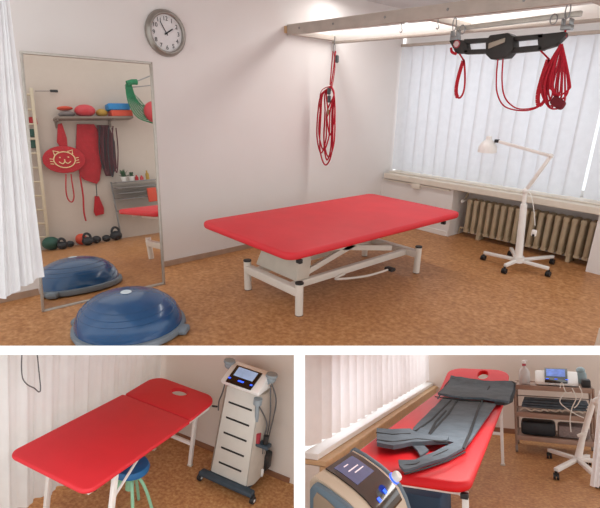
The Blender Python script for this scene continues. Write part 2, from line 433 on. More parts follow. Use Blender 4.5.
# conduit box under the sill
t = Thing('window_cable_trunking', 'cream cable trunking with a small junction box under the upper window sill', 'trunking', 'T', (-3.4, 4.82, .53))
m_ = MB(); m_.box((-3.9, 4.812, .535), (-2.92, 4.835, .553), .002); t.part('duct', m_, M_sill)
q = on('T', 416, 184, 1, 4.80); m_ = MB(); m_.box((q.x - .055, 4.79, .50), (q.x + .055, 4.836, .56), .006); t.part('junction_box', m_, M_sill)
# radiator
t = Thing('radiator', 'old cream ribbed cast-iron radiator in the recess below the window', 'radiator', 'T', (-2.1, 5.04, 0))
x0, x1 = -2.78, -1.37; ns = 17
for i in range(ns):
    x = x0 + (x1 - x0) * (i + .5) / ns; s = MB()
    for y in (4.985, 5.04, 5.095):
        s.tube([(x, y, .085), (x, y, .10), (x, y, .40), (x, y, .43)], [.016, .026, .026, .016], 10)
    s.box((x - .03, 4.97, .06), (x + .03, 5.11, .10), .012); s.box((x - .03, 4.97, .40), (x + .03, 5.11, .455), .014)
    t.part('rib', s, M_rad)
s = MB(); s.tube([(x0, 5.04, .09), (x0 - .07, 5.04, .09), (x0 - .08, 5.04, .02)], .012); t.part('pipe', s, M_rad); s = MB(); s.tube([(x0, 5.04, .42), (x0 - .06, 5.04, .42), (x0 - .06, 5.1, .5)], .012); t.part('pipe', s, M_rad)
s = MB(); s.tube([(x0 - .045, 5.04, .42), (x0 - .045, 4.96, .42)], .02); t.part('valve', s, M_wenam)
for x in (x0 + .2, x1 - .2): s = MB(); s.box((x - .02, 4.98, .0), (x + .02, 5.1, .062), .004); t.part('foot', s, M_rad)
# beige cabinet edge bottom right
q = on('T', 594, 346, 2, .0); m_ = MB()
p0 = on('T', 592, 350, 2, .0)
m_.box((p0.x, p0.y + .02, .001), (p0.x + .5, p0.y + .12, .16), .01); solo('floor_box', m_, M_sill, 'T', 'pale beige box edge on the floor at the lower right corner of upper room', 'box')

# ---- treatment bed
t = Thing('treatment_table', 'wide low red treatment table on cream lifting frame, middle of upper room', 'treatment table', 'T', (-2.7, 2.8, 0))
m_ = MB(); m_.pad(-3.245, -2.15, 1.785, 3.81, .522, .575, .085, .022); t.part('padded_top', m_, M_red)
m_ = MB(); m_.box((-3.17, 1.88, .495), (-3.13, 3.72, .52), .003); m_.box((-2.27, 1.88, .495), (-2.23, 3.72, .52), .003)
for y in (1.88, 2.7, 3.68): m_.box((-3.14, y, .495), (-2.26, y + .04, .52), .003)
t.part('top_frame', m_, M_cream)
for y in (2.06, 3.5):
    m_ = MB(); m_.box((-3.01, y - .03, .15), (-2.365, y + .03, .215), .006); t.part('cross_bar', m_, M_cream)
    for x in (-3.01, -2.365):
        m_ = MB(); m_.tube([(x, y, .004), (x, y, .245)], .03, 20); l = t.part('leg', m_, M_cream)
        m_ = MB(); m_.tube([(x, y, .246), (x, y, .258)], .032, 20); t.part('leg_cap', m_, M_black, l); m_ = MB(); m_.tube([(x, y, 0.0005), (x, y, .0035)], .031, 20); t.part('foot_pad', m_, M_black, l)
for x in (-2.93, -2.50):
    m_ = MB(); m_.box((x - .022, 2.09, .15), (x + .022, 3.47, .205), .005); t.part('long_rail', m_, M_cream)
for (y0, y1) in ((2.2, 2.34),):
    m_ = MB(); m_.prism([(-2.98, 2.12, .215), (-2.47, 2.12, .215), (-2.52, 2.2, .45), (-2.93, 2.2, .45)], (0, .13, 0), .006); t.part('motor_housing', m_, M_creamd)
for x in (-2.90, -2.53):
    m_ = MB(); m_.bar((x, 2.2, .46), (x, 3.3, .24), .03, .045); t.part('lift_arm', m_, M_cream)
    m_ = MB(); m_.bar((x, 2.25, .235), (x, 3.28, .49), .03, .045); t.part('lift_arm', m_, M_cream)
    m_ = MB(); m_.box((x - .015, 3.2, .455), (x + .015, 3.34, .496), .003); t.part('hinge_plate', m_, M_steel)
m_ = MB(); m_.box((-2.95, 2.05, .455), (-2.48, 3.5, .492), .004); t.part('upper_frame', m_, M_cream)
pf = on('T', 390, 269, 2, .10); pa = on('T', 336, 279, 2, .13); pb = on('T', 366, 276, 2, .09)
m_ = MB(); m_.tube(spline([(-2.45, 2.62, .17), pa, pb, pf]), .010); lv = t.part('foot_lever', m_, M_cream)
m_ = MB(); m_.obox(pf, (.09, .06, .03), None, .01); t.part('pedal', m_, M_black, lv)
pk = on('T', 413.5, 269, 2, .03)
for q in ((-2.22, 1.93, .485), (-2.24, 3.66, .48)): m_ = MB(); m_.obox(q, (.04, .03, .03), None, .004); t.part('stop_block', m_, M_black)

# ---- balance trainer
def bosu(room, c, label):
    t = Thing('balance_trainer', label, 'balance trainer', room, c); c = Vector(c)
    m_ = MB(); m_.lathe([(.32, .0), (.355, .012), (.362, .03), (.358, .052), (.32, .06)], c, n=48)
    m_.obox(c + Vector((-.27, -.23, .03)), (.1, .1, .05), Matrix.Rotation(.75, 3, 'Z'), .02)
    m_.obox(c + Vector((.27, .23, .03)), (.1, .1, .05), Matrix.Rotation(.75, 3, 'Z'), .02)
    t.part('base', m_, M_greyb)
    R, h = .338, .215; prof = []
    for i in range(25):
        a = PI / 2 * i / 24; r = R * math.cos(a) ** .9 if i < 24 else 0; prof.append((r, .056 + h * math.sin(a)))
    m_ = MB(); m_.lathe(prof, c, n=64)
    d = t.part('dome', m_, M_blue)
    m_ = MB()
    for k, hh in enumerate((.10, .13, .16)):
        a = math.asin(hh / h); m_.lathe([(R * math.cos(a) ** .9 - .001, .055 + hh), (R * math.cos(a) ** .9 + .0018, .057 + hh), (R * math.cos(a) ** .9 - .003, .059 + hh)], c, n=64)
    t.part('rib_line', m_, M_blue)
    m_ = MB(); m_.lathe([(.0, .268), (.03, .2695), (.035, .2725), (.032, .275), (0, .276)], c, n=24); t.part('valve_cap', m_, mat('pale_valve', '#c8d4dc', .5))
    return t
bosu('T', on('T', 129, 326, 2, .04) * Vector((1, 1, 0)).x if False else (on('T', 130, 322.5, 2, .05).x, on('T', 130, 322.5, 2, .05).y, 0), 'blue half-ball balance trainer on the floor in front of the mirror')
BC = (on('T', 130, 322.5, 2, .05).x, on('T', 130, 322.5, 2, .05).y, 0)

# ---- mirror
t = Thing('leaning_mirror', 'tall rectangular mirror with thin aluminium frame leaning by the clock wall', 'mirror', 'T', (MP.x, 1.1, 0))
m_ = MB()
nn = MN
for i in range(4):
    p, q = mc[i], mc[(i + 1) % 4]; d = (q - p).normalized()
    m_.bar(p - d * .006 - nn * .012, q + d * .006 - nn * .012, .016, .03, .002, up=nn)
t.part('frame', m_, M_alu)
m_ = MB(); m_.poly([p - nn * .010 for p in mc]); t.part('glass', m_, M_glass)

# ---- clock
cc = on('T', 165, 33.5, 0, WX); cx = WX + .001
t = Thing('wall_clock', 'round steel-rimmed clock reading five to two on the white wall', 'clock', 'T', (cx, cc.y, cc.z - .15))
m_ = MB(); m_.lathe([(.134, .006), (.134, .046), (.139, .05), (.147, .05), (.166, .03), (.172, .012), (.168, .0), (.12, .0)], (cx, cc.y, cc.z), (1, 0, 0), 64); t.part('rim', m_, M_clockrim)
m_ = MB(); m_.lathe([(0, .012), (.135, .012), (.135, .02), (0, .02)], (cx, cc.y, cc.z), (1, 0, 0), 64); t.part('face', m_, M_clockface)
for k in range(1, 13):
    a = PI / 2 - k * PI / 6
    t.part('numeral', text_mesh(str(k), .044, (cx + .0222, cc.y + .104 * math.cos(a), cc.z + .104 * math.sin(a)), (0, 1, 0), (0, 0, 1)), M_black)
for ang, L, wd in ((90 - 11 * 30 + 0, .092, .006), (90 - 1.93 * 30, .066, .009)):
    a = math.radians(ang); d = Vector((0, math.cos(a), math.sin(a))); m_ = MB(); o_ = Vector((cx + .026, cc.y, cc.z))
    m_.bar(o_ - d * .018, o_ + d * L, wd, .002, 0, up=(1, 0, 0)); t.part('hand', m_, M_black)
m_ = MB(); m_.lathe([(0, .021), (.008, .021), (.008, .032), (0, .032)], (cx, cc.y, cc.z), (1, 0, 0), 16); t.part('hub', m_, M_black)

# ---- ladder frame under the ceiling
t = Thing('suspension_frame', 'long pale ladder frame fixed high on the clock wall under ceiling', 'frame', 'T', (-2.5, 3.5, 2.06))
m_ = MB(); m_.box((WX + .02, 3.22, 2.052), (-.6, 3.26, 2.142), .003); bm_ = t.part('front_beam', m_, M_beam)
for x in (-3.75, -3.3, -2.72, -2.15, -1.6): m_ = MB(); m_.lathe([(0, 0), (.011, .0), (.009, .003), (0, .004)], (x, 3.2195, 2.10), (0, -1, 0), 12); t.part('bolt', m_, M_steel, bm_)
m_ = MB(); m_.box((WX + .02, 3.83, 2.052), (-.6, 3.87, 2.14), .003); t.part('rear_beam', m_, M_beamw)
for x in (WX + .04, -2.35, -1.2):
    m_ = MB(); m_.box((x - .02, 3.262, 2.056), (x + .03, 3.828, 2.10), .003); t.part('rung', m_, M_beam)
m_ = MB(); m_.box((WX + .001, 3.2, 2.07), (WX + .019, 3.26, 2.13), .003); t.part('wall_bracket', m_, M_wood)
m_ = MB(); m_.box((WX + .03, 3.826, 2.03), (-.6, 3.872, 2.051), .002); t.part('lower_rail', m_, M_beam)
# small screw hooks
def hook(px, py, label, y=3.24):
    q = on('T', px, py, 1, y); m_ = MB()
    m_.tube(spline([(q.x, y, 2.05), (q.x, y, 2.02), (q.x + .012, y, 2.0), (q.x, y, 1.985), (q.x - .012, y, 1.995)]), .0035, 6)
    solo('ceiling_hook', m_, M_steel, 'T', label, 'hook', 'small steel hooks on the ceiling frame')
hook(401, 30, 'small steel hook under the ceiling frame, leftmost one left of the sling unit')
hook(437, 32, 'small steel hook under ceiling frame just left of the sling unit')

# ---- carabiner helper
def carab(mb, c, h=.06, w=.025, ax=(1, 0, 0)):
    c = Vector(c); x = Vector(ax).normalized(); pts = []
    for i in range(17):
        a = 2 * PI * i / 16; pts.append(c + x * math.cos(a) * w / 2 + Vector((0, 0, math.sin(a) * h / 2)))
    mb.tube(pts, .0038, 6, cap=False)
# ---- red rope bundle on the left
yr = 3.55
def R1(px, py, dy=0): return on('T', px, py, 1, yr + dy)
tp = R1(334.5, 41)
t = Thing('rope_bundle', 'bundle of looped red rope with grey pulleys hanging from frame near clock wall', 'rope', 'T', R1(326, 165))
m_ = MB(); z0 = R1(334, 50); carab(m_, (tp.x, yr, z0.z + .015), .08); m_.tube([(tp.x, yr, z0.z + .05), (tp.x, yr, 2.055)], .004, 6); t.part('carabiner', m_, M_steel)
def rope(name, pts, r=.006, m=None, under=None):
    m_ = MB(); m_.tube(spline(pts), r, 6); return t.part(name, m_, m or M_rope, under)
rope('rope', [R1(333, 51), R1(331.5, 68), R1(330, 85)])
rope('rope', [R1(335.5, 51), R1(333.5, 70), R1(331, 86)], .007)
rope('rope', [R1(334, 52, .01), R1(335, 66), R1(334, 76), R1(332, 88)], .004)
for px0, px1, yb, pt in ((325, 334, 157, 86), (320, 329, 150, 87), (321, 332, 165, 88), (328, 334, 135, 86), (318, 326, 153, 90), (325, 331, 160, 86)):
    dy = random.uniform(-.02, .02)
    rope('rope', [R1(331, pt, dy), R1((px0 + 325) / 2, 94, dy), R1(px0, 112, dy), R1(px0 - 1, yb - 16, dy), R1((px0 + px1) / 2 - 1, yb, dy), R1(px1, yb - 14, dy), R1(px1 + 1, 112, dy), R1(334, 95, dy), R1(331, 86, dy)], .0078)
rope('rope', [R1(331, 86), R1(322, 90), R1(319.5, 100), R1(320, 111)], .004)
rope('rope', [R1(331, 86), R1(335, 100), R1(334, 120), R1(335, 124)], .004)
for px, py in ((337, 59), (329, 91), (329, 99)):
    q = R1(px, py, -.012); m_ = MB(); m_.obox(q, (.035, .03, .07), None, .012); t.part('pulley', m_, mat('grey_pulley', '#4c5355', .5))
q = R1(328.5, 112, -.01); m_ = MB(); m_.obox(q, (.02, .02, .05), None, .006); t.part('clip', m_, mat('brass_clip', '#a89470', .4, metal=.6))

# ---- sling unit
ys = 3.45
def S(px, py, dy=0): return on('T', px, py, 1, ys + dy)
cA, cB = S(455, 48), S(566, 35)
for i, (px, py, lab) in enumerate(((455, 36, 'steel beam clamp with carabiner holding left end of black sling bar'), (566.5, 25, 'steel beam clamp with carabiner holding right end of black sling bar'))):
    q = S(px, py); t = Thing('beam_clamp', lab, 'clamp', 'T', q, 'beam clamps over the sling bar')
    m_ = MB(); m_.box((q.x - .028, ys - .025, q.z - .03), (q.x + .04, ys + .025, q.z + .0), .004); m_.box((q.x - .028, ys - .025, q.z - .0), (q.x - .015, ys + .025, q.z + .035), .003); m_.box((q.x + .02, ys - .025, q.z), (q.x + .035, ys + .025, q.z + .035), .003); t.part('bracket', m_, M_steel)
    m_ = MB(); carab(m_, (q.x + .004, ys - .03, q.z + .075), .09, .03); carab(m_, (q.x + .075 * (1 if i == 0 else -1), ys - .03, q.z + .035), .06, .045); t.part('carabiner', m_, M_steel)
    m_ = MB(); m_.tube([(q.x, ys, q.z - .03), (q.x, ys, q.z - .075)], .007, 8); m_.tube([(q.x, ys, q.z - .055), (q.x, ys, q.z - .07)], .016, 8); t.part('spindle', m_, M_strap)
m_ = MB(); qa, qb = S(459, 33), S(575, 22)
m_.bar((qa.x - .02, ys + .0, qa.z + .03), (qb.x + .03, ys + .0, qb.z + .045), .035, .03); solo('aluminium_rail', m_, M_alu, 'T', 'slim aluminium cross rail above the black sling bar', 'rail')
t = Thing('sling_bar', 'black sling exercise bar with red cords hanging under the ceiling frame', 'exercise bar', 'T', S(508, 60))
def plate(pts, d0, d1): m_ = MB(); m_.prism([S(*p) + Vector((0, d0, 0)) for p in pts], (0, d1 - d0, 0), .004); return m_
M_sb = mat('sling_bar_black', '#2a2725', .55, var=.12)
t.part('end_arm', plate([(451, 41), (460, 40), (468, 41), (470, 53), (458, 54)], -.03, .03), M_sb)
t.part('end_arm', plate([(539, 35), (566, 32), (567, 36), (557, 46), (540, 51)], -.03, .03), M_sb)
t.part('upper_arm', plate([(466, 39.5), (491, 38), (491, 42), (466, 44)], -.03, .03), M_sb)
t.part('lower_arm', plate([(466, 50), (491, 49), (491, 53.5), (466, 54.5)], -.03, .03), M_sb)
t.part('upper_arm', plate([(514, 37), (545, 34), (545, 38.5), (514, 41.5)], -.03, .03), M_sb)
t.part('lower_arm', plate([(512, 48), (544, 45), (544, 50.5), (512, 53.5)], -.03, .03), M_sb)
ctr = t.part('centre_housing', plate([(493, 36), (511, 33.5), (516, 37), (516, 50), (509, 58), (494, 60), (489, 55), (489, 43)], -.05, .05), M_sb)
t.part('label_plate', plate([(492.5, 44), (509, 38.5), (508.5, 43), (492, 49.5)], -.056, -.052), mat('silver_label', '#a69a8b', .4), ctr)
m_ = MB(); q = S(459, 44.5); m_.lathe([(0, .0), (.028, .0), (.028, .003), (0, .004)], (q.x, ys - .031, q.z), (0, -1, 0), 24); em = t.part('round_emblem', m_, mat('emblem_red', '#a8404a', .5))
m_ = MB(); m_.lathe([(0, .0), (.02, .0), (.02, .002), (0, .002)], (q.x, ys - .0352, q.z), (0, -1, 0), 24); m_.obox((q.x, ys - .038, q.z), (.05, .002, .006)); t.part('emblem_centre', m_, mat('emblem_white', '#cbb8b6', .5), em)
rope('red_cap', [S(451, 48, -.04), S(452, 52, -.045), S(456, 54, -.05)], .010, M_strap)
# straps with loops
def strap_loop(name, px, y0, yb, wl, m=M_strap):
    m_ = MB(); c0 = S(px, y0, -.0); c1 = S(px, yb, 0)
    L = c0.z - c1.z; pts = []
    for i in range(25):
        a = 2 * PI * i / 24; xx = math.sin(a) * wl * (1 - .75 * ((1 + math.cos(a)) / 2)); zz = c1.z + L * .42 * (1 + math.cos(a))
        pts.append(Vector((c1.x + xx, ys, zz)))
    for (p, q) in zip(pts[:-1], pts[1:]): m_.bar(p, q, .03 if p.x < c1.x else .014, .004, 0, up=(0, 1, 0))
    m_.tube([Vector((c0.x, ys, c0.z)), pts[0]], .006, 6); t.part(name, m_, m)
strap_loop('hand_strap', 459, 53, 98, .05)
strap_loop('hand_strap', 540, 50, 106, .04)
rope('cord', [S(498, 59), S(496.5, 75), S(497, 92), S(503, 105), S(515, 110), S(530, 110), S(542, 104), S(548, 92)], .0052)
rope('cord', [S(503, 59), S(502, 80), S(504, 95), S(510, 104), S(520, 109), S(536, 107), S(545, 98), S(552, 80)], .0052)
for (xa, xb, yb) in ((546, 556, 108), (548, 562, 104), (552, 568, 100), (543, 558, 106), (550, 570, 95), (545, 565, 109), (553, 561, 98), (541, 553, 102)):
    dy = random.uniform(-.03, .03)
    rope('cord', [S(561, 44, dy), S((xa + 559) / 2, 62, dy), S(xa, 84, dy), S(xa + 2, yb - 5, dy), S((xa + xb) / 2, yb, dy), S(xb - 1, yb - 6, dy), S(xb, 84, dy), S((xb + 563) / 2, 64, dy), S(562, 44, dy)], .0062)
q = S(558, 103, -.03); m_ = MB(); m_.obox(q, (.10, .05, .06), Matrix.Rotation(.5, 3, 'Y'), .02); t.part('knot_pouch', m_, mat('dark_red_pouch', '#6d1420', .8))

# ---- lamp on wheeled stand
yl = 4.46
def Lp(px, py, y=yl): return on('T', px, py, 1, y)
hub = on('T', 518, 260, 2, .10)
t = Thing('examination_lamp', 'white jointed floor lamp on five-wheeled star base before the radiator', 'lamp', 'T', (hub.x, hub.y, 0))
for (px, py) in ((484, 253), (505, 266), (549, 269), (553, 257), (511, 249)):
    e = on('T', px, py, 2, .075); m_ = MB(); m_.bar((hub.x, hub.y, .10), (e.x, e.y, .08), .035, .03, .006); l = t.part('base_arm', m_, M_wenam)
    c_ = MB(); p_ = Vector((e.x, e.y, 0)); c_.lathe([(.026, 0), (.026, .018)], p_ + Vector((-.02, 0, .027)), (1, 0, 0), 16); c_.lathe([(.026, 0), (.026, .018)], p_ + Vector((.004, 0, .027)), (1, 0, 0), 16); c_.tube([p_ + Vector((0, 0, .027)), p_ + Vector((0, 0, .066))], .012, 8)
    t.part('caster', c_, M_black, l)
top = Lp(525.5, 191, hub.y); elb = Lp(551, 156, hub.y); hd = Lp(497, 141, hub.y)
m_ = MB(); m_.tube([(hub.x, hub.y, .08), (hub.x, hub.y, .14)], .05, 20); m_.tube([(hub.x, hub.y, .12), (hub.x + (top.x - hub.x) * .85, hub.y, top.z - .12)], [.037, .03], 18); t.part('column', m_, M_wenam)
m_ = MB(); m_.tube([(hub.x + (top.x - hub.x) * .85, hub.y, top.z - .13), top], .02, 14); m_.ball(top, .028); t.part('collar', m_, M_wenam)
m_ = MB(); m_.bar(top, elb, .022, .03); m_.ball(elb, .022); t.part('lower_arm', m_, M_wenam)
m_ = MB(); m_.bar(elb, hd, .02, .026); t.part('upper_arm', m_, M_wenam)
m_ = MB(); m_.obox(hd, (.04, .04, .03), None, .006); t.part('head_joint', m_, M_black)
sh = Lp(488, 146, hub.y)
m_ = MB(); m_.lathe([(0.0, .09), (.025, .09), (.03, .055), (.06, .035), (.085, -.01), (.088, -.06), (.082, -.06), (.078, -.01), (.055, .022), (0, .03)], (sh.x, hub.y, sh.z), n=32); t.part('lamp_shade', m_, M_wenam)
m_ = MB(); m_.lathe([(0, -.055), (.077, -.055), (.074, -.045), (0, -.045)], (sh.x, hub.y, sh.z), n=24); t.part('lens', m_, M_creamd)
m_ = MB(); a1, a2 = Lp(531, 195, hub.y - .04), Lp(535, 226, hub.y - .04); m_.tube(spline([top, a1, Lp(534, 212, hub.y - .04), a2]), .004, 6); cb = t.part('cable', m_, M_cablew)
m_ = MB(); q = Lp(534, 233, hub.y - .04); m_.obox(q, (.045, .03, .06), None, .01); t.part('plug', m_, M_wenam, cb)
m_ = MB(); m_.obox(q + Vector((.004, -.017, -.018)), (.02, .006, .02), None, .003); t.part('plug_socket', m_, M_black, cb)
# ---- curtain far left of the upper room
kx = -2.75
top_ = [on('T', q, -12, 0, kx) for q in (-14, 2, 7)]; bot_ = [on('T', -14, 302, 0, kx), on('T', 9, 297, 0, kx), on('T', 24, 286, 0, kx), on('T', 43, 276, 0, kx)]
solo('sheer_curtain', cloth([Vector(top_[0]), Vector(top_[2])], bot_, .014, 4, 80, 20, (1, .2, 0), 1.3), M_sheer, 'T', 'white sheer curtain hanging at the far left beside the mirror', 'curtain')

# ============================================================ what the mirror shows
VX = 0.6
def V(px, py, x=VX): return on('V', px, py, 0, x)
fl = MB(); e0, e1 = hy0, hy1
q = [refl(mc[0]), refl(mc[1])]
fl.poly([(mc[0].x, mc[0].y, 0.0), (VX, mc[0].y - .9, 0), (VX, 4.4, 0), (mc[1].x, mc[1].y, 0)])
o = struct('floor_mirror', fl, M_floor, 'V')
w_ = MB(); w_.poly([(VX, -.6, 0), (VX, 4.6, 0), (VX, 4.6, 3.4), (VX, -.6, 3.4)]); struct('wall_mirror', w_, M_mirw, 'V')
bosu('V', BC, 'blue balance trainer reflected in the mirror')
# the reflected treatment table: its near end
t = Thing('treatment_table', 'red treatment table end reflected at the right edge of the mirror', 'treatment table', 'V', (-2.7, 2.8, 0))
m_ = MB(); m_.pad(-3.02, -1.78, 1.76, 2.45, .522, .575, .085, .022); t.part('padded_top', m_, M_red)
m_ = MB(); m_.box((-3.0, 1.88, .48), (-2.23, 1.93, .52), .003); m_.box((-1.92, 1.88, .48), (-1.88, 2.4, .52)); m_.box((-2.95, 2.05, .455), (-2.48, 2.4, .492)); t.part('top_frame', m_, M_cream)
m_ = MB(); m_.box((-3.0, 1.93, .15), (-2.05, 1.99, .215), .006); t.part('cross_bar', m_, M_cream)
for x in (-3.0, -2.07):
    m_ = MB(); m_.tube([(x, 1.96, .004), (x, 1.96, .245)], .03, 20); t.part('leg', m_, M_cream)
# wall shelf
s0, s1 = V(54, 118, VX - .12), V(131, 119, VX - .12)
zs = (s0.z + s1.z) / 2
t = Thing('wall_shelf', 'grey wall shelf holding exercise balls, seen in the mirror', 'shelf', 'V', (VX - .12, (s0.y + s1.y) / 2, zs - .1))
m_ = MB(); m_.box((VX - .26, s0.y, zs - .015), (VX - .002, s1.y, zs + .015), .003); t.part('board', m_, M_shelf)
for y in (s0.y + .03, s1.y - .3):
    m_ = MB(); m_.box((VX - .03, y - .015, zs - .12), (VX - .002, y + .015, zs - .016)); m_.box((VX - .22, y - .015, zs - .035), (VX - .03, y + .015, zs - .017)); t.part('bracket', m_, M_shelf)
print('shelf', s0, s1, 'm per px', (s1.y - s0.y) / 77)
mpp = abs(s1.y - s0.y) / 77
def vball(px0, px1, hpx, m, label, x=VX - .13, sq=None):
    a_, b_ = V(px0, 115, x), V(px1, 115, x); r = abs(b_.y - a_.y) / 2; sz = hpx * mpp / 2 / r
    m_ = MB(); m_.ball((x, (a_.y + b_.y) / 2, zs + .017 + r * sz), r, sz, 24); solo('exercise_ball', m_, m, 'V', label, 'ball', 'exercise balls on the mirrored shelf')
vball(58, 75, 6, M_gry, 'flat grey ball at left end of the mirrored shelf')
a_ = V(57, 110, VX - .13); b_ = V(73, 110, VX - .13); m_ = MB(); r = abs(b_.y - a_.y) / 2
m_.ball((VX - .13, (a_.y + b_.y) / 2, zs + .03 + 6 * mpp + r * .25), r, .28, 24); solo('exercise_ball', m_, M_orng, 'V', 'flat orange disc on top of the grey ball on mirrored shelf', 'ball', 'exercise balls on the mirrored shelf')
vball(75, 96, 12.5, M_pink, 'large coral red ball in the middle of the mirrored shelf', VX - .155)
vball(96, 108, 8.5, M_yel, 'small mustard yellow ball between the red ball and the foam blocks')
a_, b_ = V(109, 110, VX - .13), V(130, 110, VX - .13); lo, hi = sorted((a_.y, b_.y))
m_ = MB(); m_.box((VX - .24, lo, zs + .017), (VX - .03, hi, zs + .017 + 6.5 * mpp), .01); solo('foam_block', m_, M_orng, 'V', 'orange foam block on the shelf under the blue one', 'block', 'foam blocks on the mirrored shelf')
m_ = MB(); m_.box((VX - .25, lo - .03, zs + .02 + 6.5 * mpp), (VX - .04, hi - .03, zs + .02 + 13 * mpp), .01); solo('foam_block', m_, M_bluf, 'V', 'blue foam block stacked on the orange one', 'block', 'foam blocks on the mirrored shelf')
# things hanging under the shelf
XH = VX - .05
def vplate(name, pts, m, label, cat, x=XH, th=.03, group=None, bev=.006):
    m_ = MB(); m_.prism([V(*p, x) for p in pts], (th, 0, 0), bev); return solo(name, m_, m, 'V', label, cat, group)
vplate('red_bib', [(58, 124), (62, 123), (67, 138), (68, 150), (62, 149), (57, 142)], M_dred, 'narrow red pouch hanging left under the mirrored shelf', 'pouch', XH - .04)
vplate('red_bag', [(77, 124), (94, 124), (100, 133), (102, 162), (100, 180), (97, 184), (85, 180), (80, 176), (76, 150)], M_dred, 'long red cloth bag hanging under the middle of the mirrored shelf', 'bag', XH + .002)
vplate('harness', [(97, 125), (109, 125), (115, 142), (117, 168), (112, 176), (106, 176), (103, 168), (101, 150)], M_maroon, 'dark maroon strap harness hanging under right end of the mirrored shelf', 'harness', XH - .035)
m_ = MB(); c0 = V(64.5, 159.5, XH - .08); ry = abs(V(44, 160, XH - .08).y - V(87, 160, XH - .08).y) / 2; rz = abs(V(65, 146, XH - .08).z - V(65, 173.5, XH - .08).z) / 2
t = Thing('round_cushion', 'red oval cushion printed with a cream cat face, in mirror', 'cushion', 'V', (XH - .08, c0.y, c0.z - rz))
pr = [(XH - .08, c0.y + ry * math.cos(2 * PI * i / 40), c0.z + rz * math.sin(2 * PI * i / 40)) for i in range(40)]
m_.prism(pr, (.035, 0, 0), .012); t.part('cover', m_, M_dred)
m_ = MB(); xf_ = XH - .084
def vc(u, v): return Vector((xf_, c0.y + ry * u, c0.z + rz * v))
m_.tube([vc(.5 * math.cos(2 * PI * i / 24), .58 * math.sin(2 * PI * i / 24) - .02) for i in range(25)], .008, 5)
for s_ in (-1, 1):
    m_.tube([vc(s_ * .42, .35), vc(s_ * .45, .66), vc(s_ * .2, .56)], .008, 5)
    m_.tube([vc(s_ * .2, .2), vc(s_ * .2, .12)], .011, 5)
    m_.tube(spline([vc(0, -.15), vc(s_ * .12, -.3), vc(s_ * .28, -.15)]), .007, 5)
    for dv in (-.3, -.12, .06): m_.tube([vc(s_ * .52, dv), vc(s_ * .68, dv + .04)], .006, 5)
m_.tube([vc(0, -.15), vc(0, .02)], .009, 5)
t.part('cat_face', m_, M_creamdraw)
def vrope(name, pts, r, m, label, cat, x=XH - .02, flat=None):
    m_ = MB(); m_.tube(spline([V(*p, x) for p in pts]), r, 6, flat=flat); return solo(name, m_, m, 'V', label, cat)
vrope('hanging_strap', [(66, 174), (66, 190), (68, 199), (72, 202), (74, 196), (72, 182), (71, 174)], .009, M_dred, 'red strap loop hanging below the round cushion', 'strap', XH - .06)
vrope('hanging_strap', [(80, 176), (83, 195), (84, 212), (86, 221)], .012, M_dred, 'long thin red ribbon hanging beneath the red bag', 'strap')
vplate('small_pouch', [(95, 196), (99, 196), (104, 208), (104, 214), (96, 216), (94, 212)], M_dred, 'small red pouch hanging low on a cord beside the ribbon', 'pouch')
vrope('cord', [(96, 184), (96.5, 190), (97, 197)], .007, M_rubber, 'short dark cord with clips above the small red pouch', 'cord')
# harness loops
t = None
for i, (px, yb) in enumerate(((100, 168), (104, 174), (109, 176), (113, 172))):
    vrope('cord_loop', [(px, 126), (px - 1, 145), (px + 1, yb - 8), (px + 4, yb), (px + 5, 150), (px + 3, 128)], .009, M_maroon if i % 2 else M_rubber, 'dark cord loop of the harness cluster in mirror, ' + ('first', 'second', 'third', 'fourth')[i] + ' from the left', 'cord', XH - .045 - .03 * i)
# wall bars (ladder) at left
t = Thing('wall_bars', 'pale wooden wall bars at left edge inside the mirror', 'wall bars', 'V', V(48, 246, VX - .1))
XB = VX - .10
la = V(31, 88, XB); lb = V(48.5, 243, XB)
m_ = MB(); m_.bar(la, lb, .04, .05); t.part('upright', m_, mat('pale_birch', '#cbbfa8', .55))
la2 = V(20, 88, XB); lb2 = V(33, 243, XB)
m_ = MB(); m_.bar(la2, lb2, .04, .05); t.part('upright', m_, mat('pale_birch', '#cbbfa8', .55))
for k in range(11):
    u = .04 + k * .092; m_ = MB(); m_.tube([la.lerp(lb, u), la2.lerp(lb2, u)], .014, 8); t.part('rung', m_, mat('pale_birch', '#cbbfa8', .55))
for (px, py, m, lab) in ((33, 121, M_dred, 'red cloth item behind the wall bars'), (33, 133, M_dgreen, 'green item hanging behind the wall bars, above the lower one'), (33.5, 144, M_dgreen, 'pale green item behind the wall bars, below the upper one')):
    q = V(px, py, VX - .05); m_ = MB(); m_.obox(q, (.05, .10, .11), None, .02); solo('hung_item', m_, m, 'V', lab, 'gear')
vrope('wall_rod', [(35, 91), (43, 91), (51, 91)], .006, M_steel, 'thin metal rod sticking out beside the wall bars', 'rod')
m_ = MB(); q = V(54, 91, XH - .02); m_.obox(q, (.03, .10, .035), None, .008); solo('rod_grip', m_, M_black, 'V', 'black grip at the end of the thin rod', 'grip')
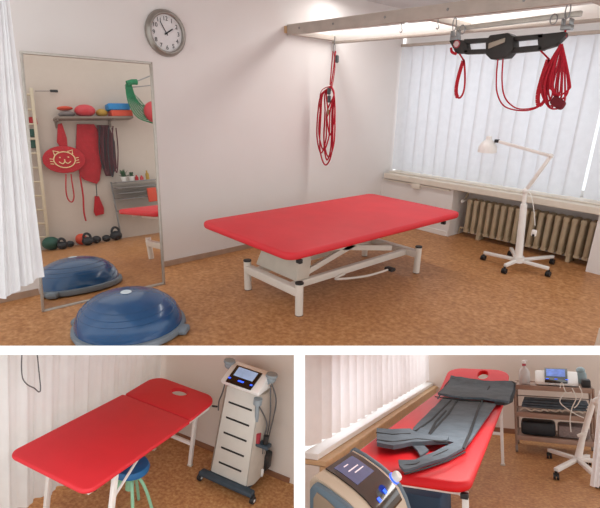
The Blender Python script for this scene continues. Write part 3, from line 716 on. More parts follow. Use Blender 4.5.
# weights on the floor along the wall
for i, (px, py, r, lab) in enumerate(((51, 240, .12, 'dark green medicine ball at the left end of floor row'), (61, 243, .07, 'black ring weight in front of the green medicine ball'), (70, 240, .06, 'black weight between green and orange balls'), (86, 238, .08, 'black kettlebell just right of the orange ball'), (97, 238, .07, 'broad black weight in middle of floor row'), (107, 237, .065, 'black weight left of last kettlebell'), (117, 235, .09, 'black kettlebell at the right end of floor row'))):
    q = V(px, py, VX - .22); y = q.y; x = VX - .16 - (.14 if i in (1, 3) else 0)
    m_ = MB(); m_.ball((x, y, r * .8 + .002), r, .8, 20)
    if i in (3, 6, 1):
        t = Thing('kettlebell', lab, 'kettlebell', 'V', (x, y, 0), 'weights lined up along the wall'); t.part('body', m_, M_rubber)
        m_ = MB(); zc = r * 1.5; m_.tube([(x, y + r * .62 * math.cos(a), zc + r * .75 * math.sin(a)) for a in [-.3 + (PI + .6) * k / 14 for k in range(15)]], .018, 8); t.part('handle', m_, M_rubber)
    else: solo('medicine_ball', m_, M_dgreen if i == 0 else M_rubber, 'V', lab, 'ball', 'weights lined up along the wall')
q = V(79, 236, VX - .1); m_ = MB(); m_.ball((VX - .12, q.y + .02, .09), .085, 1, 20); solo('exercise_ball', m_, M_orng, 'V', 'small orange ball among the black weights on mirrored floor', 'ball')
# green net with red ball
t = Thing('ball_net', 'green net bag holding a red ball at the mirror top right', 'net bag', 'V', V(145, 120, VX - .3))
XN = VX - .35
nb = V(154, 112, XN); m_ = MB(); m_.ball(nb, 12 * mpp * .95, 1, 24); t.part('ball', m_, M_pink)
m_ = MB(); top_n = V(131, 85, XN)
for i in range(7):
    o_ = i * .9
    m_.tube(spline([V(126 + o_ * .9, 84, XN), V(127 + o_ * 1.6, 96 + o_ * .4, XN), V(131 + o_ * 2, 108 - o_ * .5, XN), V(139 + o_ * 2, 118 - o_, XN), V(156, 124 - o_ * 2.6, XN)]), .010, 5)
for i in range(5):
    m_.tube(spline([V(128 + i * 4, 92 + i * 6, XN - .01), V(136 + i * 4, 96 + i * 5, XN - .01), V(150, 112 + i * 1, XN - .01)]), .005, 5)
t.part('net', m_, M_gnet)
m_ = MB(); m_.tube([V(127, 83.5, XN - .02), V(132, 82, XN - .02), V(137, 82, XN - .02)], .04, 10); t.part('gathered_top', m_, M_gnet)
m_ = MB(); m_.tube([V(125, 86, XN + .02), V(165, 70, XN + .02)], .010, 6); m_.tube([V(125, 88, XN + .02), V(165, 84, XN + .02)], .008, 6); solo('wall_bracket', m_, M_steel, 'V', 'thin steel bracket carrying the green net bag', 'bracket')
# rack with wire baskets behind reflected table
t = Thing('storage_rack', 'grey wire storage rack with plants on top, reflected behind table', 'rack', 'V', V(137, 235, VX - .3))
XR = VX - .2
za = V(137, 181, XR).z; ya, yb2 = V(115, 190, XR).y, V(162, 190, XR).y
for k in range(5):
    z = za - k * (.085 if k < 4 else .11); m_ = MB(); m_.box((XR - .15, ya, z - .008), (XR + .15, yb2, z + .008), .003); t.part('shelf', m_, M_steel)
for x in (XR + .15,):
    for y in (ya, yb2): m_ = MB(); m_.tube([(x, y, .002), (x, y, za + .02)], .012, 8); t.part('post', m_, M_steel)
a_, b_ = V(147, 188, XR - .2), V(158, 201, XR - .2); m_ = MB(); m_.box((XR - .21, a_.y, a_.z), (XR - .16, b_.y, b_.z), .01); solo('orange_box', m_, M_orng, 'V', 'orange box leaning on the reflected rack', 'box')
for i, (px, lab) in enumerate(((124, 'leafy green pot plant at left on the reflected rack'), (132, 'smaller pot plant in the middle of the reflected rack'))):
    q = V(px, 180, XR); t = Thing('pot_plant', lab, 'plant', 'V', (XR, q.y, za + .01), 'pot plants on the reflected rack')
    m_ = MB(); m_.lathe([(.03, .0), (.045, .07), (.04, .07), (0, .06)], (XR, q.y, za + .01), n=16); t.part('pot', m_, M_wenam)
    m_ = MB()
    for k in range(26):
        a = random.uniform(0, 2 * PI); e = random.uniform(.2, 1.3); L_ = random.uniform(.05, .13) * (1.1 if i == 0 else .8); d = Vector((math.cos(a) * math.cos(e), math.sin(a) * math.cos(e), math.sin(e)))
        b_ = Vector((XR, q.y, za + .075)); m_.tube([b_, b_ + d * L_ * .6, b_ + d * L_ - Vector((0, 0, .01))], [.003, .014, .002], 5, flat=(1, .3))
    t.part('leaves', m_, M_leaf)
for (px, m, lab, hh) in ((137, M_dred, 'dark red jar on the reflected rack', .08), (142, M_pink, 'pink jar on the reflected rack beside dark red one', .07), (148, M_yel, 'ochre bottle with tall neck on the reflected rack', .14)):
    q = V(px, 180, XR); m_ = MB(); m_.lathe([(0, 0), (.028, 0), (.028, hh * .6), (.012, hh * .8), (.012, hh), (0, hh)], (XR, q.y, za + .011), n=16); solo('jar', m_, m, 'V', lab, 'jar')

# ============================================================ ROOM TWO (lower left)
BW = 3.37      # wall behind bed and device
CX = -2.72     # curtain line
def Lf(px, py, z=0): return on('L', px, py, 2, z)
wr = on('L', 299.5, 430, 1, BW).x
g0 = on('L', 297.5, 600, 2, 0); g1 = on('L', 297.5, 481, 1, BW); g1 = on('L', 297.5, 482, 2, 0)
f2 = MB(); f2.poly([(-3.6, g0.y * .5, 0), (g0.x * .5, g0.y * .5, 0), (g0.x + (g1.x - g0.x) * (BW - g0.y) / (g1.y - g0.y), BW, 0), (-3.6, BW, 0)]); struct('floor_left_room', f2, M_floor2, 'L')
xr0, xr1 = on('L', 297.5, 480, 1, BW), on('L', 297.5, 352, 1, BW)
w2 = MB(); w2.poly([(-3.2, BW, 0), (xr0.x - xr0.z * (xr1.x - xr0.x) / (xr1.z - xr0.z), BW, 0), (xr1.x, BW, ztop('L', xr1.x, BW)), (-3.2, BW, ztop('L', -3.2, BW))]); struct('wall_left_room', w2, M_walllow, 'L')
s2 = MB(); s2.box((-2.62, BW - .014, .001), (wr - .02, BW - .001, .05)); struct('baseboard_left_room', s2, mat('brown_skirting', '#8a6046', .6), 'L')
# curtain: along the bed then forward
tops = [on('L', q, 353.5, 0, CX - .0) for q in (-40, 100, 172)]
zc_ = 1.35
def ctop(y): 
    # height where the partition meets the curtain at this depth
    best = 0
    return best
rows_t = []; rows_b = []
for i in range(13):
    y = 1.1 + (BW - .03 - 1.1) * i / 12
    z = ztop('L', CX, y)
    rows_t.append(Vector((CX, y, z))); rows_b.append(Vector((CX, y, .04 if y > 2.35 else .04 + (2.35 - y) * .12)))
solo('sheer_curtain', cloth(rows_t, rows_b, .022, 15, 240, 20, (1, 0, 0), .4), M_sheer2, 'L', 'long pale grey-white sheer curtain behind the narrow red bed, lower left room', 'curtain')
# second, nearer curtain length at the left
q0, q1 = on('L', -20, 430, 0, -2.62), on('L', 17, 500, 0, -2.62)
# ---- bed
t = Thing('massage_table', 'narrow red folding massage table with face hole by the sheer curtain', 'massage table', 'L', (-2.25, 2.4, 0))
fy = (Lf(127.5, 398, .7).y + Lf(190, 417, .7).y) / 2
print('fold y', fy, Lf(127.5, 398, .7), Lf(190, 417, .7))
x0, x1, y0, y1 = -2.585, -1.905, 1.77, 3.12
m_ = MB(); m_.pad(x0, x1, y0, fy, .665, .70, (.022, .07), .016)
zcen = None
t.part('padded_top', m_, M_red)
hc = on('L', 179.5, 392.5, 2, .71)
m_ = MB(); m_.pad(x0 + .01, x1 - .01, fy + .006, y1, .665, .70, (.12, .022), .016, hole=(hc.x, hc.y, .075, .055))
rot = Matrix.Translation((0, fy, .68)) @ Matrix.Rotation(math.radians(4), 4, 'X') @ Matrix.Translation((0, -fy, -.68)); m_.xf(rot)
hs = t.part('headrest_pad', m_, M_red)
m_ = MB()
for x in (x0 + .05, x1 - .05): m_.box((x - .012, y0 + .05, .635), (x + .012, y1 - .08, .663), .003)
for y in (y0 + .08, fy - .02, y1 - .1): m_.box((x0 + .05, y - .012, .635), (x1 - .05, y + .012, .663), .003)
t.part('frame', m_, M_wenam)
lf = Lf(190, 465.6); 
for (xt, yt, xb, yb_) in ((x1 - .06, y0 + .28, x1 - .05, y0 + .22), (x0 + .06, y0 + .28, x0 + .06, y0 + .22), (lf.x + .015, lf.y, lf.x, lf.y), (x0 + .06, lf.y, x0 + .06, lf.y)):
    m_ = MB(); m_.bar((xt, yt, .64), (xb, yb_, .015), .035, .028); l = t.part('leg', m_, M_wenam)
    m_ = MB(); m_.obox((xb, yb_, .009), (.042, .036, .016), None, .003); t.part('foot', m_, M_creamd, l)
m_ = MB(); m_.bar((lf.x, lf.y, .22), (x0 + .06, lf.y, .22), .028); t.part('brace', m_, M_wenam)
m_ = MB(); m_.bar((x1 - .06, y0 + .26, .44), (x1 - .06, y0 + .50, .64), .014); t.part('stay', m_, M_wenam)
m_ = MB(); m_.bar((x1 - .045, lf.y + .0, .648), (x1 + .0, lf.y + .02, .648), .014); t.part('latch', m_, M_black); m_ = MB(); m_.obox((x1 - .05, y0 + .10, .645), (.03, .02, .03)); t.part('latch', m_, M_black)
# ---- stool
sx_ = on('L', 133, 465, 2, .46)
t = Thing('stool', 'round blue stool with mint green tube legs under the massage table', 'stool', 'L', (sx_.x - .03, sx_.y, 0)); bx, by = sx_.x - .02, sx_.y
m_ = MB(); m_.lathe([(0, .40), (.10, .40), (.128, .415), (.132, .44), (.12, .462), (0, .47)], (bx, by, 0), n=40); t.part('seat', m_, M_teal)
m_ = MB(); m_.tube([(bx, by, .25), (bx, by, .399)], .03, 14); m_.lathe([(.0, .38), (.07, .385), (.07, .399), (0, .399)], (bx, by, 0), n=24); t.part('column', m_, M_green)
for k in range(5):
    a = 2 * PI * k / 5 - .62; d = Vector((math.cos(a), math.sin(a), 0)); m_ = MB(); b_ = Vector((bx, by, 0))
    m_.tube(spline([b_ + Vector((0, 0, .34)), b_ + d * .06 + Vector((0, 0, .34)), b_ + d * .12 + Vector((0, 0, .22)), b_ + d * .18 + Vector((0, 0, .015))]), .012, 8); t.part('leg', m_, M_green)
# ---- device tower
c1, c2 = Lf(196.5, 480.5), Lf(253, 506)
ex = (c2 - c1); ex.z = 0; wdt = ex.length; ex.normalize(); ey = Vector((-ex.y, ex.x, 0)); ez = Vector((0, 0, 1))
D0 = (c1 + c2) / 2; D0.z = 0
print('device width', wdt, 'axis', ex)
def D(u, v, z): return D0 + ex * u + ey * v + ez * z
Rm = Matrix((ex, ey, ez)).transposed()
t = Thing('therapy_unit', 'tall pale therapy tower on castors with tilted touchscreen beside massage table', 'medical device', 'L', D(0, .2, 0))
m_ = MB(); hw = wdt / 2 - .02
m_.bar(D(-hw, .02, .085), D(hw, .02, .085), .07, .045, .015); m_.bar(D(-hw + .1, .40, .085), D(hw - .1, .40, .085), .05, .04, .012)
m_.bar(D(-hw + .09, .0, .085), D(-hw + .12, .42, .085), .06, .04, .012); m_.bar(D(hw - .09, .0, .085), D(hw - .12, .42, .085), .06, .04, .012)
t.part('base_frame', m_, M_navy)
for (u, v) in ((-hw, .02), (hw, .02), (-hw + .12, .42), (hw - .12, .42)):
    c_ = MB(); q = D(u, v, .032); c_.lathe([(.030, -.016), (.030, .016)], q, ex, 20); c_.bar(q, D(u, v, .085), .02, .03); wl = t.part('caster', c_, M_black)
    c_ = MB(); c_.lathe([(.014, -.019), (.014, .019)], q, ex, 14); t.part('hub_cap', c_, M_devw, wl)
# front panel leans back: measured bottom and top
Hd = 0
for z_ in [x * .01 for x in range(60, 160)]:
    c_ = RL @ (D(0, .12, z_) - Vector((0, 0, HL))); 
    if PY + F * c_.y / c_.z < 388: Hd = z_; break
print('device height', Hd)
wb, wt = .175, .150
def prism_body(w0, w1, zb, zt_, v0, v1, v2, v3, bev=.01):
    m_ = MB(); t_ = bmesh.new()
    P_ = [D(-w0, v0, zb), D(w0, v0, zb), D(w0, v1, zb), D(-w0, v1, zb), D(-w1, v2, zt_), D(w1, v2, zt_), D(w1, v3, zt_), D(-w1, v3, zt_)]
    vs = [t_.verts.new(p) for p in P_]
    for f in ((0, 3, 2, 1), (4, 5, 6, 7), (0, 1, 5, 4), (1, 2, 6, 5), (2, 3, 7, 6), (3, 0, 4, 7)): t_.faces.new([vs[i] for i in f])
    bmesh.ops.bevel(t_, geom=t_.edges[:], offset=bev, segments=2, affect='EDGES', profile=.5); m_.merge(t_); return m_
t.part('cabinet', prism_body(wb, wt, .108, Hd, .04, .26, .12, .28), M_dev)
for s_ in (-1, 1):
    m_ = MB(); t_ = bmesh.new(); w0, w1 = wb + .004, wt + .004
    P_ = [D(s_ * w0, .045, .11), D(s_ * (w0 + .035), .10, .11), D(s_ * (w0 + .035), .26, .11), D(s_ * w0, .26, .11), D(s_ * w1, .125, Hd - .02), D(s_ * (w1 + .03), .16, Hd - .02), D(s_ * (w1 + .03), .28, Hd - .02), D(s_ * w1, .28, Hd - .02)]
    vs = [t_.verts.new(p) for p in P_]
    for f in ((0, 3, 2, 1), (4, 5, 6, 7), (0, 1, 5, 4), (1, 2, 6, 5), (2, 3, 7, 6), (3, 0, 4, 7)): t_.faces.new([vs[i] for i in f])
    m_.merge(t_); t.part('side_panel', m_, mat('device_side', '#b6ada2', .5))
def front(u, f, off=0):   # point on the sloping front, f from bottom to top
    return D(u, .04 + .08 * f - off, .108 + (Hd - .108) * f)
for k in range(5):
    f = .14 + k * .165; m_ = MB(); m_.bar(front(-.11, f, .001), front(.11, f, .001), .008, .014, 0); t.part('slot', m_, M_black)
# head with screen
hv = D(0, .16, Hd)
m_ = MB(); P_ = [D(-.17, .06, Hd + .0), D(-.17, .27, Hd + .0), D(-.17, .27, Hd + .13), D(-.17, .19, Hd + .13), D(-.17, .03, Hd + .04)]; m_.prism(P_, ex * .35, .014); hd_ = t.part('console', m_, M_devw)
nrm_ = (D(0, .19, Hd + .13) - D(0, .03, Hd + .04)); dn = nrm_.normalized(); nn_ = ex.cross(dn).normalized()
if nn_.z < 0: nn_ = -nn_
def C(u, f, off=.003): return D(u, .03, Hd + .04) + nrm_ * f + nn_ * off
m_ = MB(); m_.prism([C(-.115, .02), C(.115, .02), C(.125, .98), C(-.115, .98)], nn_ * .012, .003); sp = t.part('screen_bezel', m_, M_glossb, hd_)
m_ = MB(); m_.prism([C(-.085, .42, .0155), C(.09, .42, .0155), C(.095, .9, .0155), C(-.085, .9, .0155)], nn_ * .002); t.part('screen', m_, M_screen, hd_)
for u, w_ in ((-.1, .018), (0.005, .05), (.1, .018)): m_ = MB(); m_.bar(C(u - w_ / 2, .24, .017), C(u + w_ / 2, .24, .017), .016, .004, 0); t.part('button', m_, M_bled, hd_)
# handle cups and applicators
for s_ in (-1, 1):
    m_ = MB(); p = D(s_ * .20, .20, Hd + .09); m_.tube([D(s_ * .165, .2, Hd + .06), p], .018, 10); m_.ball(p + ez * .02, .04, 1.0, 16); m_.lathe([(.028, 0), (.05, .035), (.045, .05), (0, .05)], p + ez * .01, n=20); t.part('applicator', m_, mat('pale_blue_grey_handle', '#8a969d', .5))
m_ = MB(); p = D(.155, .1, Hd - .09); m_.lathe([(0, 0), (.035, 0), (.035, .05), (0, .055)], p, n=18); m_.tube([p, p - ez * .16 + ey * .02], .018, 10); t.part('holder', m_, mat('pale_blue_grey_handle', '#8a969d', .5))
for i, pts in enumerate(([D(.2, .2, Hd + .08), D(.25, .24, Hd - .1), D(.22, .26, Hd * .55), D(.2, .24, .3), D(.19, .22, .2)], [D(.17, .1, Hd - .1), D(.22, .18, Hd * .7), D(.2, .2, Hd * .5), D(.21, .2, .34)], [D(.2, .2, Hd + .05), D(.23, .2, Hd * .8), D(.21, .25, Hd * .6), D(.19, .26, .4)], [D(-.2, .2, Hd + .06), D(-.235, .2, Hd - .15), D(-.25, .18, Hd * .74), D(-.235, .16, Hd * .66)])):
    m_ = MB(); m_.tube(spline(pts), .006, 6); t.part('cable', m_, M_cable)
m_ = MB(); m_.obox(D(.22, .14, .47), (.15, .08, .03), Rm, .01); t.part('side_tray', m_, M_navy)
m_ = MB(); m_.tube([D(.19, .12, .485), D(.19, .12, .57)], .02, 10); t.part('red_applicator', m_, mat('red_handle', '#9c2f3c', .5))
m_ = MB(); m_.tube([D(.25, .14, .485), D(.25, .14, .56)], .022, 10); t.part('black_applicator', m_, M_black); m_ = MB(); m_.obox(D(.2, .30, .22), (.08, .10, .16), Rm, .02); t.part('power_adapter', m_, M_black)
m_ = MB(); m_.obox(D(.21, .22, .15), (.04, .02, .07), Rm, .006); t.part('tag', m_, M_devw)
# thin cord loop before the curtain
m_ = MB(); XC = CX + .05
m_.tube(spline([on('L', *q, 0, XC) for q in ((22, 352), (21.5, 368), (23, 379), (28, 385), (34, 388), (39, 392), (40.5, 388), (39, 372), (37, 352))]), .004, 6); solo('curtain_cord', m_, M_cable, 'L', 'thin grey looped cord hanging in front of lower left curtain', 'cord')

# ============================================================ ROOM THREE (lower right)
WXR = -1.30
def Rf(px, py, z=0): return on('R', px, py, 2, z)
BY = 6.45
def yl_(x, z):      # where the dividing partition crosses a line of constant x in this room
    t = (302.5 - PX) / F; R = RR; a = R @ Vector((x, 0, z - HR)); b = R @ Vector((0, 1, 0)); return -(a.x - t * a.z) / (b.x - t * b.z)
f3 = MB(); f3.poly([(WXR, yl_(WXR, 0), 0), (-.35, yl_(-.35, 0), 0), (3.2, .9, 0), (3.2, BY, 0), (WXR, BY, 0)]); struct('floor_right_room', f3, M_floor2, 'R')
w3 = MB(); w3.prism([(WXR - .12, BY, 0), (3.2, BY, 0), (3.2, BY, ztop('R', 3.2, BY)), (WXR - .12, BY, ztop('R', WXR - .12, BY))], (0, .06, 0)); struct('wall_back_right_room', w3, M_walllow, 'R')
sk3 = MB(); sk3.box((WXR + .25, BY - .016, .001), (1.6, BY - .001, .06)); struct('baseboard_right_room', sk3, mat('brown_skirting', '#8a6046', .6), 'R')
def xw(y): return WXR
w4 = MB(); ymin = yl_(WXR - .12, .5); print('ymin', ymin, yl_(WXR - .07, 1.2), [ztop('R', WXR, y) for y in (2.4, 4, 6.4)])
w4.box((WXR - .12, ymin, 0), (WXR, BY, .50)); struct('wall_window_right_room', w4, M_walllow, 'R')
s4 = MB(); s4.box((WXR - .12, ymin, .502), (WXR + .05, BY - .01, .535), .006); struct('trim_2', s4, M_wood, 'R')
s4 = MB(); s4.box((WXR - .12, ymin, .537), (WXR - .01, BY - .01, .575), .004); struct('trim_3', s4, M_wenam, 'R')
s4 = MB(); s4.box((WXR + .0, ymin, .44), (WXR + .03, BY - .01, .50), .004); struct('trim_4', s4, M_wood, 'R')
wf = MB()
yw_ = yl_(WXR - .2, .6) + .04
for y in (yw_, 4.1, 5.1, 6.2): wf.box((WXR - .20, y, .60), (WXR - .16, y + .07, ztop('R', WXR, y + .1)), .004)
wf.box((WXR - .20, yw_, .58), (WXR - .16, BY, .64), .004); wn = struct('window_2', wf, M_wenam, 'R')
g = MB(); g.prism([(WXR - .185, yw_, .62), (WXR - .185, BY, .62), (WXR - .185, BY, ztop('R', WXR, BY)), (WXR - .185, yw_, ztop('R', WXR, yw_))], (.005, 0, 0)); link('pane', g, M_wpane, 'R', loc=ORG['window_2'], parent=wn)
blind('R', 'vertical_blind', 'white vertical blind with beige lower edge along lower right room window', yl_(WXR - .07, .8) + .02, BY - .05, WXR - .07, .62, (lambda y: ztop('R', WXR - .07, y)), .17, M_blindw, axis='y', mrail=M_wood, ang=.5)
# ---- bed with raised head
bx0, bx1, by0, fyr = -.955, -.305, 2.25, 5.0
t = Thing('massage_table', 'long red massage table with raised head section, lower right room', 'massage table', 'R', (-.63, 3.8, 0))
m_ = MB(); m_.pad(bx0, bx1, by0, fyr, .648, .70, (.028, .09), .024); t.part('padded_top', m_, M_red2)
hq = on_plane('R', 483, 374.5, (0, fyr, .70), Vector((0, -math.sin(math.radians(15)), math.cos(math.radians(15)))))
m_ = MB(); m_.pad(bx0, bx1, fyr + .004, fyr + .66, .655, .70, (.17, .024), .02, hole=(hq.x, fyr + (hq.y - fyr) / math.cos(math.radians(15)), .058, .13))
rot = Matrix.Translation((0, fyr, .68)) @ Matrix.Rotation(math.radians(15), 4, 'X') @ Matrix.Translation((0, -fyr, -.68)); m_.xf(rot)
hs = t.part('headrest_pad', m_, M_red2)
m_ = MB()
for x in (bx0 + .05, bx1 - .05): m_.box((x - .012, by0 + .08, .615), (x + .012, fyr, .646), .003)
for y in (by0 + .1, 3.6, fyr - .05): m_.box((bx0 + .05, y - .012, .615), (bx1 - .05, y + .012, .646), .003)
t.part('frame', m_, M_wenam)
n1 = Rf(476, 520, 0); l2 = Rf(505, 438)
for (x, y) in ((bx1 - .03, by0 + .07), (bx0 + .05, by0 + .07), (bx1 - .06, 5.05), (bx0 + .02, 5.05)):
    m_ = MB(); m_.bar((x, y, .64), (x, y, .015), .034, .028); l = t.part('leg', m_, M_wenam)
    m_ = MB(); m_.obox((x, y, .009), (.042, .036, .016), None, .003); t.part('foot', m_, M_creamd, l)
m_ = MB(); m_.bar((bx1 - .06, 5.05, .3), (bx0 + .02, 5.05, .3), .026); t.part('brace', m_, M_wenam)
m_ = MB(); m_.obox((bx1 - .03, by0 + .045, .632), (.035, .03, .025), None, .003); t.part('latch', m_, M_black)
# ---- compression garment
Z8 = lambda x, y: (296 + x / 1.974, 346 + y / 1.974)
def G(px, py, z=.705): 
    q = Rf(px, py, z)
    if q.y > fyr: q = on_plane('R', px, py, (0, fyr, z), Vector((0, -math.sin(math.radians(15)), math.cos(math.radians(15)))))
    return q
def cover(pts, z0, th, m, name, t, sub=3, lump=.006):
    """a cloth piece lying on the bed: polygon filled, thickened and softly creased"""
    t_ = bmesh.new(); vs = [t_.verts.new(G(*Z8(*p), z0)) for p in pts]; f = t_.faces.new(vs)
    bmesh.ops.triangulate(t_, faces=[f]); 
    for k in range(sub): bmesh.ops.subdivide_edges(t_, edges=[e for e in t_.edges if e.calc_length() > .06], cuts=1, use_grid_fill=False); bmesh.ops.triangulate(t_, faces=t_.faces[:])
    for v in t_.verts: v.co.z = z0 + max(0, v.co.y - fyr) * math.tan(math.radians(15)) + .007 + lump * noise.noise(Vector((v.co.x * 14, v.co.y * 5, 0))) 
    bmesh.ops.recalc_face_normals(t_, faces=t_.faces[:])
    r = bmesh.ops.extrude_face_region(t_, geom=t_.faces[:])
    for g_ in r['geom']:
        if isinstance(g_, bmesh.types.BMVert): g_.co.z += th
    m_ = MB(); m_.merge(t_); return t.part(name, m_, m)
t = Thing('compression_trousers', 'dark grey compression trousers with black trim spread on the red table', 'garment', 'R', (-.6, 3.6, .70))
cover([(292, 105), (395, 118), (342, 196), (332, 202), (298, 193), (248, 189), (228, 176), (232, 166)], .712, .012, M_dark, 'leg_panel', t)
cover([(159, 170), (190, 174), (226, 172), (240, 182), (302, 188), (298, 197), (228, 200), (192, 207), (160, 201)], .728, .022, M_dark, 'rolled_cuff', t)
cover([(342, 192), (334, 208), (298, 226), (258, 240), (214, 253), (204, 244), (202, 234), (236, 232), (264, 220), (300, 204), (320, 194)], .716, .014, M_dark, 'long_strap', t)
cover([(226, 200), (250, 200), (262, 212), (246, 224), (240, 212)], .716, .012, M_dark, 'short_strap', t)
cover([(306, 63), (345, 69), (372, 74), (424, 74), (430, 80), (420, 114), (398, 112), (366, 108), (330, 107), (280, 98)], .735, .02, M_dark, 'waist_panel', t)
cover([(425, 74), (434, 78), (428, 112), (412, 119), (392, 118), (394, 111), (414, 110)], .716, .02, M_trim, 'side_lining', t)
def trimline(pts, z, r=.009):
    m_ = MB(); m_.tube([G(*Z8(*p), z) for p in pts], r, 6, flat=(1, .5)); t.part('black_trim', m_, M_trim)
trimline([(275, 100), (330, 108), (366, 109)], .75); trimline([(384, 76), (362, 118), (344, 170), (330, 202)], .738)
trimline([(318, 108), (300, 135), (262, 176)], .732); trimline([(306, 107), (268, 145), (236, 168)], .732); trimline([(280, 104), (296, 76), (306, 64)], .752, .007)
trimline([(296, 128), (276, 150), (264, 172)], .732); trimline([(159, 171), (190, 175), (226, 173)], .756); trimline([(160, 186), (192, 190), (240, 184), (300, 190)], .756, .011)
trimline([(306, 64), (345, 70), (372, 75)], .757, .006); trimline([(232, 167), (228, 176), (248, 190), (298, 194), (332, 202)], .732); trimline([(204, 236), (236, 233), (264, 221), (300, 205)], .735, .006)
trimline([(214, 253), (258, 241), (298, 227), (334, 209)], .735, .006)
# ---- blue box under the bed
q = Rf(425, 493, .22); m_ = MB(); m_.box((q.x - .28, q.y - .05, .002), (q.x + .12, q.y + .35, .22), .02); solo('storage_box', m_, mat('dark_blue_box', '#2c4862', .6), 'R', 'dark blue box on the floor under near end of the red table', 'box')
# ---- near device
A1, B1 = Rf(305.5, 478, .95), Rf(352.5, 448, .95)
u_ = (B1 - A1); u_.z = 0; uw = u_.length; ue = u_.normalized(); ve = Vector((ue.y, -ue.x, 0)); vl = .2
print('near device', A1, B1, u_)
K = lambda u, v, z: A1 + ue * u + ve * v + Vector((0, 0, z))
t = Thing('pressotherapy_unit', 'beige device with glossy black touchscreen panel and white dial, nearest object', 'medical device', 'R', K(uw / 2, vl / 2, -.5))
prof = [(0, -.5), (0, -.02), (.015, -.0), (.06, -.018), (.12, -.05), (.16, -.078), (.19, -.108), (.212, -.15), (.232, -.21), (.25, -.3), (.26, -.5)]
m_ = MB(); m_.prism([K(.028, p[0], p[1]) for p in prof], ue * (uw - .056)); t.part('body', m_, M_beige, smooth=True)
for uu in (-.002, uw - .027):
    if uu < 0:
        m_ = MB(); m_.prism([K(-.005, .03 + p[0] * .78, p[1] - .035) for p in prof], ue * .006); t.part('side_cover', m_, mat('brown_side_cover', '#8e7a66', .5))
    pr_ = [(p[0] * 1.03 - .006 + (.02 if uu < 0 else 0), p[1] + (-.012 if uu < 0 else .006)) for p in prof]
    m_ = MB(); m_.prism([K(uu, p[0], p[1]) for p in pr_], ue * .03, .006); t.part('side_bumper', m_, M_bump)
def strip(u0, u1, v0, v1, off, th, n=10):
    """a sheet following the curved top of the device"""
    def zz(v):
        for (a_, b_) in zip(prof[1:-1], prof[2:]):
            if a_[0] <= v <= b_[0] and b_[0] > a_[0]: return a_[1] + (b_[1] - a_[1]) * (v - a_[0]) / (b_[0] - a_[0])
        return 0
    m_ = MB(); t_ = bmesh.new(); g_ = []
    for i in range(n + 1):
        v = v0 + (v1 - v0) * i / n; z = zz(v) + off; g_.append([t_.verts.new(K(u0, v, z)), t_.verts.new(K(u1, v, z)), t_.verts.new(K(u1, v, z + th)), t_.verts.new(K(u0, v, z + th))])
    for a_, b_ in zip(g_[:-1], g_[1:]):
        for k in range(4): t_.faces.new((a_[k], a_[(k + 1) % 4], b_[(k + 1) % 4], b_[k]))
    t_.faces.new(g_[0]); t_.faces.new(g_[-1][::-1]); m_.merge(t_); return m_
pn = t.part('control_panel', strip(uw * .27, uw * .86, vl * .10, vl * 1.04, .002, .004, 16), M_glossb)
s_ = strip(uw * .35, uw * .76, vl * .18, vl * .60, .0065, .001, 6); t.part('screen', s_, M_screen2, pn)
for k, (v, w0, w1) in enumerate(((.26, .46, .55), (.36, .44, .66), (.43, .50, .70))):
    t.part('screen_writing', strip(uw * w0, uw * w1, vl * v, vl * (v + .018), .0078, .0006, 1), M_txt, pn)
for (u, v) in ((.42, .88), (.60, .86)):
    t.part('button', strip(uw * u, uw * (u + .05), vl * v, vl * (v + .05), .0068, .002, 1), M_bled, pn)
kc = K(uw * .78, vl * .95, -.06); kn = (ve * .75 + Vector((0, 0, .66))).normalized(); m_ = MB(); m_.lathe([(.018, 0), (.018, .018), (.014, .024), (0, .024)], kc, kn, 28); kb = t.part('dial', m_, M_devw)
m_ = MB(); m_.lathe([(.0205, -.003), (.0205, .003), (.0, .003)], kc, kn, 28); t.part('dial_ring', m_, M_bled, kb)
# ---- cart
p0, p1 = Rf(517, 452), Rf(581, 459)
cx_ = (p1 - p0); cx_.z = 0; cw = .74; cx_.normalize(); cy_ = Vector((-cx_.y, cx_.x, 0)); Rcart = Matrix((cx_, cy_, Vector((0, 0, 1)))).transposed()
print('cart width', cw, p0, p1)
Q = lambda u, v, z: Vector((p0.x, p0.y, 0)) + cx_ * u + cy_ * v + Vector((0, 0, z))
cdp = .38
def zat(px, py): 
    return on('R', px, py, 1, p0.y).z
z1_, z2_, z3_ = on('R', 521, 386, 1, p0.y).z, on('R', 519, 413, 1, p0.y).z, on('R', 517, 436, 1, p0.y).z
print('shelves', z1_, z2_, z3_)
t = Thing('equipment_cart', 'brown-grey steel equipment trolley with three shelves beside the back wall', 'trolley', 'R', Q(cw / 2, cdp / 2, 0))
for z in (z1_, z2_, z3_):
    m_ = MB(); m_.obox(Q(cw / 2, cdp / 2, z - .004), (cw - .02, cdp - .02, .012), Rcart, .002)
    m_.obox(Q(cw / 2, .0, z - .012), (cw, .02, .05), Rcart, .003); m_.obox(Q(cw / 2, cdp, z - .012), (cw, .02, .05), Rcart, .003); m_.obox(Q(0, cdp / 2, z - .012), (.02, cdp, .05), Rcart, .003); m_.obox(Q(cw, cdp / 2, z - .012), (.02, cdp, .05), Rcart, .003)
    t.part('shelf', m_, M_cartf)
for u in (0, cw):
    for v in (0, cdp):
        m_ = MB(); m_.tube([Q(u, v, .075), Q(u, v, z1_ + .015)], .014, 12); pst = t.part('post', m_, M_cart)
        m_ = MB(); c_ = Q(u, v, .033); m_.lathe([(.032, -.012), (.032, .012)], c_, cx_, 18); m_.bar(c_, Q(u, v, .08), .02, .026); t.part('caster', m_, mat('grey_castor', '#8a8078', .5), pst)
